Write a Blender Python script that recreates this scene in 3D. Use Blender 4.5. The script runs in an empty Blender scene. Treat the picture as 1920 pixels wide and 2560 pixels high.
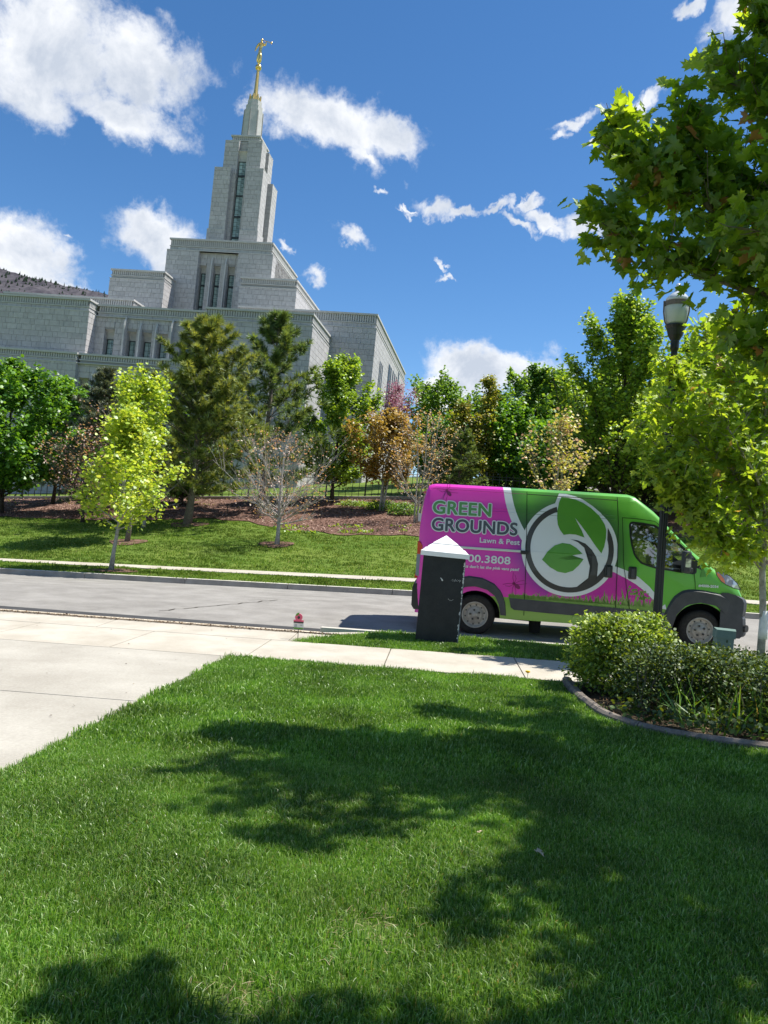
import bpy, bmesh, math, random
import numpy as np
from mathutils import Vector, Matrix, noise as mnoise

SC = bpy.context.scene
COL = SC.collection
R = math.radians
rng = np.random.default_rng(7)
random.seed(7)

# ------------------------------------------------------------------ camera, sky, sun, exposure
FPX, PIT, ROL, EYE = 1900.0, R(1.2), R(5.62), 1.6
cp, sp, cr, sr = math.cos(PIT), math.sin(PIT), math.cos(ROL), math.sin(ROL)
cam = bpy.data.objects.new('camera', bpy.data.cameras.new('camera'))
COL.objects.link(cam)
cam.matrix_world = Matrix(((cr, -sr, 0, 0), (-sp * sr, -sp * cr, -cp, 0), (cp * sr, cp * cr, -sp, EYE), (0, 0, 0, 1)))
cam.data.sensor_fit = 'VERTICAL'
cam.data.sensor_height = 36.0
cam.data.lens = 36.0 * FPX / 2560.0
cam.data.clip_start, cam.data.clip_end = 0.05, 20000
SC.camera = cam

SUN_EL, SUN_OFF = R(62), R(17)          # height, and swing of the sun beyond the road line
ROADYAW, TEMPLEYAW = R(4.4), R(7.6)
AX = Vector((math.cos(ROADYAW), -math.sin(ROADYAW), 0)); BX = Vector((math.sin(ROADYAW), math.cos(ROADYAW), 0))
sh = AX * math.cos(SUN_OFF) + BX * math.sin(SUN_OFF)
sun_dir = Vector((sh.x * math.cos(SUN_EL), sh.y * math.cos(SUN_EL), math.sin(SUN_EL)))
sl = bpy.data.lights.new('sun', 'SUN'); sl.energy = 5.0; sl.angle = R(0.55); sl.color = (1.0, 0.955, 0.88)
so = bpy.data.objects.new('sun', sl); COL.objects.link(so)
so.rotation_euler = sun_dir.to_track_quat('Z', 'Y').to_euler(); so.location = (20, 20, 60)

VS = SC.view_settings
VS.view_transform = 'Standard'; VS.look = 'None'; VS.gamma = 1; VS.use_curve_mapping = False
VS.exposure = 0.72
SC.cycles.max_bounces = 6; SC.cycles.transparent_max_bounces = 12
SC.cycles.diffuse_bounces = 3; SC.cycles.glossy_bounces = 3; SC.cycles.transmission_bounces = 4

def px_dir(x, y):
    x -= 960; y -= 1280
    X = (x * cr + y * sr) / FPX; Y = -(-x * sr + y * cr) / FPX
    return Vector((X, cp - sp * Y, sp + cp * Y)).normalized()

world = bpy.data.worlds.new('World'); SC.world = world; world.use_nodes = True
def build_sky():
    nt = world.node_tree; N = nt.nodes; L = nt.links; N.clear()
    out = N.new('ShaderNodeOutputWorld'); bg = N.new('ShaderNodeBackground'); L.new(bg.outputs[0], out.inputs[0])
    bg.inputs[1].default_value = 0.088
    sky = N.new('ShaderNodeTexSky'); sky.sky_type = 'NISHITA'; sky.sun_disc = False
    sky.sun_elevation = SUN_EL; sky.sun_rotation = math.atan2(sun_dir.x, sun_dir.y)
    sky.altitude = 1500; sky.air_density = 1.0; sky.dust_density = 0.35; sky.ozone_density = 2.2
    hs = N.new('ShaderNodeHueSaturation'); hs.inputs['Saturation'].default_value = 1.24; hs.inputs['Value'].default_value = 1.12
    L.new(sky.outputs[0], hs.inputs['Color'])
    tc = N.new('ShaderNodeTexCoord')
    vec = tc.outputs['Generated']
    def M(op, a, b=None, c=None):
        n = N.new('ShaderNodeMath'); n.operation = op
        for i, v in enumerate((a, b, c)):
            if v is None: continue
            if isinstance(v, (int, float)): n.inputs[i].default_value = v
            else: L.new(v, n.inputs[i])
        return n.outputs[0]
    def NZ(scale, detail, rough, off=0.0, stretch=(1, 1, 1)):
        mp = N.new('ShaderNodeMapping'); mp.inputs['Location'].default_value = (off, off * .7, -off); mp.inputs['Scale'].default_value = stretch
        L.new(vec, mp.inputs[0])
        n = N.new('ShaderNodeTexNoise'); n.inputs['Scale'].default_value = scale; n.inputs['Detail'].default_value = detail
        n.inputs['Roughness'].default_value = rough; n.inputs['Distortion'].default_value = 0.25
        L.new(mp.outputs[0], n.inputs['Vector']); return n.outputs['Fac']
    def NC(src, scale, amp):
        n = N.new('ShaderNodeTexNoise'); n.inputs['Scale'].default_value = scale; n.inputs['Detail'].default_value = 5; n.inputs['Roughness'].default_value = .6; L.new(src, n.inputs['Vector'])
        a = N.new('ShaderNodeVectorMath'); a.operation = 'SUBTRACT'; L.new(n.outputs['Color'], a.inputs[0]); a.inputs[1].default_value = (.5, .5, .5)
        b = N.new('ShaderNodeVectorMath'); b.operation = 'SCALE'; L.new(a.outputs[0], b.inputs[0]); b.inputs['Scale'].default_value = amp
        c = N.new('ShaderNodeVectorMath'); c.operation = 'ADD'; L.new(src, c.inputs[0]); L.new(b.outputs[0], c.inputs[1]); return c.outputs[0]
    vec0 = vec; warp = NC(NC(vec, 9.0, .085), 38.0, .035)
    n1 = NZ(9.0, 10, 0.66); n2 = NZ(30, 8, 0.66, 3.1)
    nz = M('ADD', M('MULTIPLY', M('SUBTRACT', n1, 0.5), 2.7), M('MULTIPLY', M('SUBTRACT', n2, 0.5), 1.7))
    dens = None
    # centre, half axes and tilt of each cloud as seen in the photograph; heights of density
    clouds = [(110, 110, 240, 150, 8, 1.08), (350, 180, 165, 115, 25, 1.0), (330, 310, 230, 62, 22, .75), (70, 250, 150, 90, 20, .85), (110, 10, 120, 40, 20, .7),
              (820, 300, 215, 88, 16, 1.0), (980, 340, 125, 62, 10, .85), (900, 400, 90, 50, 40, .6), (640, 270, 70, 40, 0, .6),
              (40, 630, 150, 110, 30, 1.2), (130, 720, 130, 50, 25, 1.0), (375, 600, 118, 78, 8, 1.2), (440, 660, 90, 50, 8, 1.1),
              (1240, 925, 205, 72, 4, 1.2), (1380, 980, 130, 60, 0, 1.0), (1130, 980, 120, 60, 0, 1.0),
              (765, 685, 48, 34, 35, .8), (1080, 510, 75, 36, 18, .84), (1150, 535, 90, 20, 6, .80), (1240, 540, 90, 18, -8, .78), (1290, 575, 80, 20, 12, .80), (1370, 565, 100, 26, 18, .84), (1470, 590, 80, 34, 18, .84), (1010, 520, 60, 14, -4, .66), (1320, 520, 60, 12, -24, .72),
              (1330, 525, 70, 16, -14, .66), (880, 602, 70, 30, 18, .84), (710, 595, 44, 17, 45, .84), (1125, 692, 36, 14, 10, .82), (1110, 660, 28, 14, 60, .80),
              (1440, 275, 90, 24, -12, .84), (1490, 360, 50, 18, -10, .72), (1400, 310, 50, 18, -30, .72), (940, 490, 30, 14, 20, .6), (1640, 255, 55, 24, -30, .76), (1730, 8, 60, 22, -20, .72), (1850, 60, 70, 60, 0, .8), (155, 600, 40, 14, 8, .62), (1250, 900, 120, 30, 0, .9)]
    for (x, y, a, b, ang, w) in clouds:
        c = px_dir(x, y); ca, sa = math.cos(R(ang)), math.sin(R(ang))
        e1 = (px_dir(x + 20 * ca, y + 20 * sa) - c).normalized(); e2 = c.cross(e1).normalized()
        e1 = e1 / (a / FPX); e2 = e2 / (b / FPX)
        def DOT(v):
            n = N.new('ShaderNodeVectorMath'); n.operation = 'DOT_PRODUCT'; L.new(warp, n.inputs[0]); n.inputs[1].default_value = v; return n.outputs['Value']
        p = M('SUBTRACT', DOT(e1), e1.dot(c)); q = M('SUBTRACT', DOT(e2), e2.dot(c))
        r2 = M('ADD', M('MULTIPLY', p, p), M('MULTIPLY', q, q))
        r2 = M('ADD', r2, M('MULTIPLY', M('LESS_THAN', DOT(c), 0.2), 50.0))
        f = M('MULTIPLY', M('MAXIMUM', M('SUBTRACT', 1.0, M('SQRT', r2)), -1.0), 1.5)
        f = M('ADD', f, w - 1.0)
        dens = f if dens is None else M('MAXIMUM', dens, f)
    # scattered fair-weather clouds over the rest of the sky
    nb = NZ(2.6, 3, 0.5, 9.7, (1, 1, 2.2))
    fwd = N.new('ShaderNodeVectorMath'); fwd.operation = 'DOT_PRODUCT'; L.new(vec, fwd.inputs[0]); fwd.inputs[1].default_value = px_dir(960, 900)
    gen = M('SUBTRACT', M('MULTIPLY', M('SUBTRACT', nb, 0.56), 9.0), M('MULTIPLY', M('SMOOTH_MIN', M('MAXIMUM', M('SUBTRACT', fwd.outputs['Value'], 0.72), 0.0), 1.0, 0.1), 40.0))
    dens = M('MAXIMUM', dens, gen)
    d = M('ADD', dens, M('MULTIPLY', nz, 0.85))
    mr = N.new('ShaderNodeMapRange'); mr.interpolation_type = 'SMOOTHSTEP'
    mr.inputs['From Min'].default_value = 0.10; mr.inputs['From Max'].default_value = 1.05; L.new(d, mr.inputs['Value'])
    # cloud tone: bright tops, soft grey where dense
    tn = M('ADD', M('MULTIPLY', M('SUBTRACT', d, 0.60), 0.34), M('MULTIPLY', M('SUBTRACT', NZ(11, 8, 0.62, 6.3), 0.45), 2.4))
    cr_ = N.new('ShaderNodeValToRGB'); cr_.color_ramp.elements[0].position = 0.0; cr_.color_ramp.elements[0].color = (7.1, 7.25, 7.5, 1)
    cr_.color_ramp.elements[1].position = 0.62; cr_.color_ramp.elements[1].color = (4.3, 4.75, 5.5, 1)
    L.new(tn, cr_.inputs[0])
    mx = N.new('ShaderNodeMix'); mx.data_type = 'RGBA'
    L.new(M('MULTIPLY', mr.outputs[0], 0.97), mx.inputs['Factor']); L.new(hs.outputs[0], mx.inputs['A']); L.new(cr_.outputs[0], mx.inputs['B'])
    L.new(mx.outputs['Result'], bg.inputs[0])
build_sky()

# ------------------------------------------------------------------ terrain function (s along the road, t away from the camera)
TZ = np.array([(-60, 0), (5, 0), (9.3, -.10), (10.8, -.10), (12.3, -.05), (12.46, -.05), (12.5, -.25), (13.1, -.235), (17.3, -.14), (21.0, -.2), (21.5, -.21), (21.55, -.07),
               (24.2, 0), (25.6, .03), (28, .3), (46, 3.68), (60, 5.6), (80, 7.6), (200, 12), (4000, 60)], float)
GN = np.array([(-60, .037), (14, .037), (21.5, .05), (26, .055), (46, .095), (60, .12), (100, .12)], float)
def Hh(s, t, curb=True):
    s = np.asarray(s, float); t = np.asarray(t, float)
    z = np.interp(t, TZ[:, 0], TZ[:, 1]); sc = np.clip(s, -42, 45)
    gn = np.interp(t, GN[:, 0], GN[:, 1])
    return z + np.where(sc < 0, gn * sc, .037 * sc)
def W(s, t, z=None, off=0.0):
    if z is None: z = float(Hh(s, t)) + off
    p = AX * s + BX * t
    return Vector((p.x, p.y, z))

# ------------------------------------------------------------------ object helpers
def tag(o, label=None, cat=None, group=None, kind=None):
    if label: o['label'] = label
    if cat: o['category'] = cat
    if group: o['group'] = group
    if kind: o['kind'] = kind
    return o
def empty(name, loc, rz=0.0, **k):
    o = bpy.data.objects.new(name, None); COL.objects.link(o); o.location = loc; o.rotation_euler = (0, 0, rz); o.empty_display_size = .2
    return tag(o, **k)
def link(name, me, parent=None, mats=None, loc=None, **k):
    if mats is not None:
        if not isinstance(mats, (list, tuple)): mats = [mats]
        for m in mats: me.materials.append(m)
    o = bpy.data.objects.new(name, me); COL.objects.link(o)
    if parent is not None: o.parent = parent
    if loc is not None: o.location = loc
    return tag(o, **k)
def me_np(name, V, F, midx=None, smooth=False, tint=None):
    V = np.ascontiguousarray(V, np.float32); F = np.ascontiguousarray(F, np.int32)
    me = bpy.data.meshes.new(name); k = F.shape[1]
    me.vertices.add(len(V)); me.vertices.foreach_set('co', V.ravel())
    me.loops.add(F.size); me.loops.foreach_set('vertex_index', F.ravel())
    me.polygons.add(len(F)); me.polygons.foreach_set('loop_start', np.arange(0, F.size, k, dtype=np.int32))
    me.polygons.foreach_set('loop_total', np.full(len(F), k, np.int32))
    if midx is not None: me.polygons.foreach_set('material_index', np.ascontiguousarray(midx, np.int32))
    if smooth: me.polygons.foreach_set('use_smooth', np.ones(len(F), bool))
    me.update(calc_edges=True)
    if tint is not None:
        a = me.attributes.new('tint', 'FLOAT', 'FACE'); a.data.foreach_set('value', np.ascontiguousarray(tint, np.float32))
    return me
class MB:
    def __init__(self): self.v = []; self.f = []; self.m = []; self.t = []
    def add(self, V, F, m=0, t=0.5):
        b = len(self.v); self.v += [tuple(p) for p in V]
        for q in F: self.f.append(tuple(i + b for i in q)); self.m.append(m); self.t.append(t)
        return self
    def box(self, x0, x1, y0, y1, z0, z1, m=0, t=.5):
        return self.add([(x0, y0, z0), (x1, y0, z0), (x1, y1, z0), (x0, y1, z0), (x0, y0, z1), (x1, y0, z1), (x1, y1, z1), (x0, y1, z1)],
                        [(0, 3, 2, 1), (4, 5, 6, 7), (0, 1, 5, 4), (1, 2, 6, 5), (2, 3, 7, 6), (3, 0, 4, 7)], m, t)
    def prism(self, poly, y0, y1, m=0):      # polygon in (x,z), extruded along y
        n = len(poly)
        V = [(x, y0, z) for x, z in poly] + [(x, y1, z) for x, z in poly]
        F = [tuple(range(n)), tuple(range(2 * n - 1, n - 1, -1))] + [((i + 1) % n, i, n + i, n + (i + 1) % n) for i in range(n)]
        return self.add(V, F, m)
    def prismz(self, poly, z0, z1, m=0):     # polygon in (x,y), extruded up
        n = len(poly)
        V = [(x, y, z0) for x, y in poly] + [(x, y, z1) for x, y in poly]
        F = [tuple(range(n - 1, -1, -1)), tuple(range(n, 2 * n))] + [(i, (i + 1) % n, n + (i + 1) % n, n + i) for i in range(n)]
        return self.add(V, F, m)
    def tube(self, P, rad, k=6, m=0, cap=True):
        P = [Vector(p) for p in P]; n = len(P)
        if not hasattr(rad, '__len__'): rad = [rad] * n
        b = len(self.v)
        for i, p in enumerate(P):
            d = (P[min(i + 1, n - 1)] - P[max(i - 1, 0)]).normalized()
            u = d.orthogonal().normalized() if i == 0 else (u - d * u.dot(d)).normalized()
            w = d.cross(u)
            for j in range(k):
                a = 2 * math.pi * j / k
                self.v.append(tuple(p + (u * math.cos(a) + w * math.sin(a)) * rad[i]))
        for i in range(n - 1):
            for j in range(k):
                self.f.append((b + i * k + j, b + i * k + (j + 1) % k, b + (i + 1) * k + (j + 1) % k, b + (i + 1) * k + j)); self.m.append(m); self.t.append(.5)
        if cap:
            self.f.append(tuple(b + j for j in range(k - 1, -1, -1))); self.m.append(m); self.t.append(.5)
            self.f.append(tuple(b + (n - 1) * k + j for j in range(k))); self.m.append(m); self.t.append(.5)
        return self
    def lathe(self, prof, k=16, c=(0, 0, 0), m=0, cap=True):
        b = len(self.v); n = len(prof)
        for r, z in prof:
            for j in range(k):
                a = 2 * math.pi * j / k; self.v.append((c[0] + r * math.cos(a), c[1] + r * math.sin(a), c[2] + z))
        for i in range(n - 1):
            for j in range(k):
                self.f.append((b + i * k + j, b + i * k + (j + 1) % k, b + (i + 1) * k + (j + 1) % k, b + (i + 1) * k + j)); self.m.append(m); self.t.append(.5)
        if not cap: return self
        self.f.append(tuple(b + j for j in range(k - 1, -1, -1))); self.m.append(m); self.t.append(.5)
        self.f.append(tuple(b + (n - 1) * k + j for j in range(k))); self.m.append(m); self.t.append(.5)
        return self
    def mesh(self, name, smooth=False):
        me = bpy.data.meshes.new(name); me.from_pydata(self.v, [], self.f); me.polygons.foreach_set('material_index', self.m)
        if smooth: me.polygons.foreach_set('use_smooth', [True] * len(self.f))
        a = me.attributes.new('tint', 'FLOAT', 'FACE'); a.data.foreach_set('value', self.t)
        me.update(); return me
    def build(self, name, mats, parent=None, smooth=False, loc=None, bevel=0, **k):
        o = link(name, self.mesh(name, smooth), parent, mats, loc, **k)
        if bevel:
            b = o.modifiers.new('bevel', 'BEVEL'); b.width = bevel; b.segments = 2; b.limit_method = 'ANGLE'
        return o

# ------------------------------------------------------------------ materials
def mat(name, col, rough=.7, spec=.3, metal=0.0, c2=None, scale=8.0, detail=4, lo=.35, hi=.65, bump=0.0, bscale=None, coat=0.0, tint=None, c3=None, s3=1.0, coord='Object'):
    m = bpy.data.materials.new(name); m.use_nodes = True; nt = m.node_tree; N = nt.nodes; L = nt.links
    b = N['Principled BSDF']; b.inputs['Roughness'].default_value = rough; b.inputs['Specular IOR Level'].default_value = spec
    b.inputs['Metallic'].default_value = metal; b.inputs['Coat Weight'].default_value = coat; b.inputs['Coat Roughness'].default_value = .06
    tc = N.new('ShaderNodeTexCoord'); co = tc.outputs[coord]
    b.inputs['Base Color'].default_value = (*col, 1)
    cur = None
    def noise(s, d, rr=.6):
        n = N.new('ShaderNodeTexNoise'); n.inputs['Scale'].default_value = s; n.inputs['Detail'].default_value = d; n.inputs['Roughness'].default_value = rr
        L.new(co, n.inputs['Vector']); return n.outputs['Fac']
    def ramp(f, a, z, ca, cb):
        r = N.new('ShaderNodeValToRGB'); r.color_ramp.elements[0].position = a; r.color_ramp.elements[1].position = z
        r.color_ramp.elements[0].color = (*ca, 1); r.color_ramp.elements[1].color = (*cb, 1); L.new(f, r.inputs[0]); return r.outputs[0]
    if c2 is not None:
        cur = ramp(noise(scale, detail), lo, hi, col, c2)
    if c3 is not None:
        mx = N.new('ShaderNodeMix'); mx.data_type = 'RGBA'; mx.blend_type = 'MULTIPLY'; mx.inputs['Factor'].default_value = 1
        r = ramp(noise(s3, 5, .65), .3, .7, c3, (1, 1, 1))
        if cur is None: mx.inputs['A'].default_value = (*col, 1)
        else: L.new(cur, mx.inputs['A'])
        L.new(r, mx.inputs['B']); cur = mx.outputs['Result']
    if tint is not None:
        at = N.new('ShaderNodeAttribute'); at.attribute_name = 'tint'
        r = ramp(at.outputs['Fac'], 0, 1, (1 - tint,) * 3, (1 + tint,) * 3)
        mx = N.new('ShaderNodeMix'); mx.data_type = 'RGBA'; mx.blend_type = 'MULTIPLY'; mx.inputs['Factor'].default_value = 1
        if cur is None: mx.inputs['A'].default_value = (*col, 1)
        else: L.new(cur, mx.inputs['A'])
        L.new(r, mx.inputs['B']); cur = mx.outputs['Result']
    if cur is not None: L.new(cur, b.inputs['Base Color'])
    if bump:
        bp = N.new('ShaderNodeBump'); bp.inputs['Strength'].default_value = 1; bp.inputs['Distance'].default_value = bump
        L.new(noise(bscale or scale * 3, 5, .7), bp.inputs['Height']); L.new(bp.outputs[0], b.inputs['Normal'])
    return m
def leafmat(name, col, trans=.45, rough=.5, tcol=None, var=.25, gloss=.06, patch=0.0):
    m = bpy.data.materials.new(name); m.use_nodes = True; nt = m.node_tree; N = nt.nodes; L = nt.links
    for n in list(N):
        if n.type != 'OUTPUT_MATERIAL': N.remove(n)
    out = [n for n in N if n.type == 'OUTPUT_MATERIAL'][0]
    tc = N.new('ShaderNodeTexCoord'); nz = N.new('ShaderNodeTexNoise'); nz.inputs['Scale'].default_value = patch or 1.7; nz.inputs['Detail'].default_value = 6 if patch else 3
    if patch:
        ge = N.new('ShaderNodeNewGeometry'); L.new(ge.outputs['Position'], nz.inputs['Vector'])
    else: L.new(tc.outputs['Object'], nz.inputs['Vector'])
    def rmp(c):
        r = N.new('ShaderNodeValToRGB'); r.color_ramp.elements[0].position = .3; r.color_ramp.elements[1].position = .7
        r.color_ramp.elements[0].color = (*[x * (1 - var) for x in c], 1); r.color_ramp.elements[1].color = (*[x * (1 + var) for x in c], 1)
        L.new(nz.outputs['Fac'], r.inputs[0]); return r.outputs[0]
    tcol = tcol or (col[0] * 1.9, col[1] * 1.5, col[2] * .6)
    d = N.new('ShaderNodeBsdfDiffuse'); t = N.new('ShaderNodeBsdfTranslucent'); g = N.new('ShaderNodeBsdfGlossy'); g.inputs['Roughness'].default_value = rough
    g.inputs['Color'].default_value = (.9, .95, .9, 1)
    L.new(rmp(col), d.inputs[0]); L.new(rmp(tcol), t.inputs[0])
    m1 = N.new('ShaderNodeMixShader'); m1.inputs[0].default_value = trans; L.new(d.outputs[0], m1.inputs[1]); L.new(t.outputs[0], m1.inputs[2])
    m2 = N.new('ShaderNodeMixShader'); m2.inputs[0].default_value = gloss; L.new(m1.outputs[0], m2.inputs[1]); L.new(g.outputs[0], m2.inputs[2])
    L.new(m2.outputs[0], out.inputs[0]); return m
def glassmat(name, tintc=(.55, .62, .6), mixf=.22):
    m = bpy.data.materials.new(name); m.use_nodes = True; nt = m.node_tree; N = nt.nodes; L = nt.links
    for n in list(N):
        if n.type != 'OUTPUT_MATERIAL': N.remove(n)
    out = [n for n in N if n.type == 'OUTPUT_MATERIAL'][0]
    t = N.new('ShaderNodeBsdfTransparent'); t.inputs[0].default_value = (*tintc, 1); g = N.new('ShaderNodeBsdfGlossy'); g.inputs['Roughness'].default_value = .02
    f = N.new('ShaderNodeFresnel'); f.inputs[0].default_value = 1.5
    a = N.new('ShaderNodeMath'); a.operation = 'ADD'; a.inputs[1].default_value = mixf; L.new(f.outputs[0], a.inputs[0])
    mx = N.new('ShaderNodeMixShader'); L.new(a.outputs[0], mx.inputs[0]); L.new(t.outputs[0], mx.inputs[1]); L.new(g.outputs[0], mx.inputs[2]); L.new(mx.outputs[0], out.inputs[0])
    return m

M_conc = mat('sunbleached_concrete', (.41, .372, .305), .9, .15, c2=(.51, .475, .40), scale=1.6, detail=6, c3=(.86, .85, .84), s3=55, bump=.002, bscale=160)
M_drive = mat('driveway_concrete', (.36, .335, .285), .9, .15, c2=(.47, .445, .385), scale=.8, detail=9, c3=(.80, .79, .78), s3=42, bump=.002, bscale=150)
M_gutter = mat('gutter_concrete', (.50, .43, .325), .9, .15, c2=(.60, .53, .42), scale=2.5, detail=6, c3=(.82, .8, .78), s3=60, bump=.002, bscale=140)
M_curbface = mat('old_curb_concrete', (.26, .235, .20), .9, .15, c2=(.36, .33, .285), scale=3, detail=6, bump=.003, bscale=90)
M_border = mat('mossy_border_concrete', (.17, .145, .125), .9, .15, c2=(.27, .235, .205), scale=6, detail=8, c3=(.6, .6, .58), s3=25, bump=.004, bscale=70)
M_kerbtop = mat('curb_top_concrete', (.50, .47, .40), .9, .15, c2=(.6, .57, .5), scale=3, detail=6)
M_asph = mat('worn_asphalt', (.27, .255, .23), .9, .2, c2=(.37, .352, .32), scale=1.4, detail=8, c3=(.58, .58, .58), s3=75, bump=.004, bscale=170)
M_seal = mat('dark_asphalt_patch', (.052, .052, .053), .85, .25, c2=(.08, .08, .08), scale=5, c3=(.6, .6, .6), s3=60, bump=.004, bscale=130)
M_joint = mat('joint_dirt', (.045, .035, .025), .95, .1)
M_soil = mat('bare_soil', (.05, .038, .024), .95, .1, c2=(.09, .07, .045), scale=6, bump=.02, bscale=30)
M_turf = mat('turf', (.10, .17, .03), .9, .1, c2=(.16, .23, .05), scale=1.1, detail=6, c3=(.62, .7, .6), s3=28, bump=.02, bscale=60)
M_turf2 = mat('far_turf', (.10, .17, .028), .9, .1, c2=(.18, .235, .048), scale=.45, detail=8, c3=(.7, .76, .62), s3=9, bump=.03, bscale=22)
M_mulch = mat('bark_mulch', (.14, .08, .06), .95, .1, c2=(.30, .19, .15), scale=5, detail=8, c3=(.5, .45, .42), s3=22, bump=.03, bscale=40)
M_granite = mat('grey_granite', (.40, .388, .39), .8, .25, c2=(.48, .467, .467), scale=3.5, detail=8, c3=(.86, .86, .86), s3=30, tint=.10)
M_grout = mat('stone_joint', (.29, .285, .28), .9, .1)
M_granflat = mat('grey_granite_trim', (.43, .425, .415), .8, .25, c2=(.50, .495, .48), scale=2.0, detail=7, c3=(.9, .9, .9), s3=25)
M_iron = mat('black_iron', (.018, .019, .02), .45, .4)
M_gold = mat('gold_leaf', (.86, .56, .16), .28, .5, 1.0, c2=(.9, .62, .22), scale=3)
M_frame = mat('dark_window_frame', (.03, .037, .04), .5, .4)
M_art = mat('temple_window_glass', (.22, .31, .29), .12, .6, c2=(.40, .51, .48), scale=1.1, detail=3)
M_bark = mat('grey_brown_bark', (.14, .115, .09), .95, .1, c2=(.24, .21, .17), scale=9, detail=6, bump=.02, bscale=20)
M_barkd = mat('dark_bark', (.045, .036, .028), .95, .1, c2=(.085, .068, .052), scale=9, detail=6, bump=.02, bscale=20)
M_barkw = mat('pale_smooth_bark', (.38, .36, .32), .85, .15, c2=(.52, .50, .45), scale=7, detail=5, c3=(.4, .38, .36), s3=11, bump=.006, bscale=30)
M_twig = mat('silver_twig', (.30, .27, .25), .9, .1, c2=(.42, .38, .36), scale=9)
M_wrap = mat('white_trunk_wrap', (.62, .63, .62), .6, .3, c2=(.75, .76, .75), scale=12)
M_black = mat('painted_black_stucco', (.012, .014, .016), .55, .35, c2=(.02, .023, .025), scale=6, detail=7, c3=(.7, .7, .7), s3=30, bump=.002, bscale=60)
M_scuff = mat('bare_white_scuff', (.6, .6, .58), .8, .2)
M_edge = mat('lit_grey_edge', (.11, .12, .125), .8, .2, c2=(.2, .21, .22), scale=14, detail=6)  # sunlit tone of the pillar's right side, put into the colour
M_cap = mat('white_cap', (.80, .80, .79), .6, .3, c2=(.84, .84, .83), scale=5)
M_plas = mat('weathered_black_plastic', (.038, .041, .045), .55, .35, c2=(.055, .058, .062), scale=5)
M_plasd = mat('black_plastic', (.010, .010, .011), .35, .5)
M_rub = mat('tyre_rubber', (.016, .015, .014), .85, .25, c2=(.028, .026, .024), scale=20)
M_steel = mat('dusty_steel_wheel', (.27, .25, .22), .5, .5, .15, c2=(.36, .34, .30), scale=9)
M_steeld = mat('dull_steel', (.20, .23, .26), .5, .5, .5)
M_chrome = mat('bright_rail', (.55, .56, .56), .3, .5, .7)
M_inner = mat('dark_interior', (.02, .021, .022), .8, .2)
M_seat = mat('seat_cloth', (.035, .037, .04), .9, .1)
M_liner = mat('pale_headliner', (.36, .36, .34), .9, .1)
M_under = mat('underbody', (.012, .012, .012), .8, .2)
M_white = mat('white_print', (.60, .635, .64), .42, .4, coat=.3)
M_char = mat('charcoal_print', (.040, .036, .034), .4, .4, coat=.3)
M_slate = mat('slate_print', (.055, .062, .070), .4, .4, coat=.3)
M_lgreen = mat('leaf_green_print', (.068, .24, .016), .42, .4, coat=.3, c2=(.085, .28, .022), scale=1.2)
M_tgreen = mat('lettering_green_print', (.085, .26, .065), .42, .4, coat=.3)
M_gsil = mat('grass_print', (.17, .30, .055), .42, .4, coat=.3, c2=(.13, .25, .04), scale=6)
M_spid = mat('spider_print', (.20, .006, .10), .42, .4, coat=.3)
M_pinkp = mat('pink_print', (.50, .018, .28), .42, .4, coat=.3, c2=(.40, .012, .27), scale=.9)
M_seam = mat('panel_gap', (.012, .02, .008), .6, .2)
M_amber = mat('amber_lens', (.72, .16, .01), .15, .6, coat=.6)
M_red = mat('red_lens', (.45, .006, .008), .15, .6, coat=.6)
M_lens = mat('clear_lamp_lens', (.55, .58, .6), .08, .8, .35, coat=.8, c2=(.16, .17, .19), scale=9, detail=1, lo=.45, hi=.55)
M_glass = glassmat('cab_glass')
M_lampglass = mat('frosted_lamp_glass', (.50, .52, .46), .35, .4, c2=(.42, .45, .40), scale=7)
M_lampcap = mat('clear_lamp_roof', (.70, .72, .74), .12, .7, c2=(.5, .53, .56), scale=9)
M_bronze = mat('bronze_band', (.17, .13, .10), .5, .4, c2=(.11, .085, .07), scale=20)
M_ped = mat('green_utility_box', (.10, .17, .15), .6, .3, c2=(.14, .21, .19), scale=6)
M_signp = mat('pink_sign_card', (.72, .12, .19), .6, .3); M_signw = mat('white_sign_card', (.70, .66, .62), .6, .3); M_signg = mat('green_sign_card', (.14, .30, .05), .6, .3)
M_grey = mat('grey_lettering', (.25, .25, .25), .7, .2)
M_mtn = mat('brushy_mountainside', (.075, .072, .085), .95, .05, c2=(.135, .125, .135), scale=.02, detail=9, c3=(.45, .45, .48), s3=.06)
M_wall = mat('tan_stone_wall', (.38, .34, .28), .9, .1, c2=(.48, .44, .37), scale=.8)

# ------------------------------------------------------------------ ground sheets
def sheet(name, s0, s1, t0, t1, m, off=0.0, ds=1.0, dt=1.0, rough=0.0, parent=None, keep=None, tlist=None, slist=None, **k):
    S = np.array(slist) if slist is not None else np.linspace(s0, s1, max(2, int((s1 - s0) / ds) + 1))
    T = np.array(tlist) if tlist is not None else np.linspace(t0, t1, max(2, int((t1 - t0) / dt) + 1))
    ss, tt = np.meshgrid(S, T); zz = Hh(ss, tt) + off
    if rough:
        zz = zz + rough * (np.sin(ss * 1.7 + tt * .6) + np.sin(ss * .63 - tt * 1.9 + 1.3)) * .5
    V = np.stack([ss * AX.x + tt * BX.x, ss * AX.y + tt * BX.y, zz], -1).reshape(-1, 3)
    ns, nt_ = len(S), len(T)
    F = []
    for j in range(nt_ - 1):
        for i in range(ns - 1):
            if keep is not None and not keep((S[i] + S[i + 1]) / 2, (T[j] + T[j + 1]) / 2): continue
            a = j * ns + i; F.append((a, a + 1, a + ns + 1, a + ns))
    return link(name, me_np(name, V, F, smooth=True), parent, m, **k)

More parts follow.
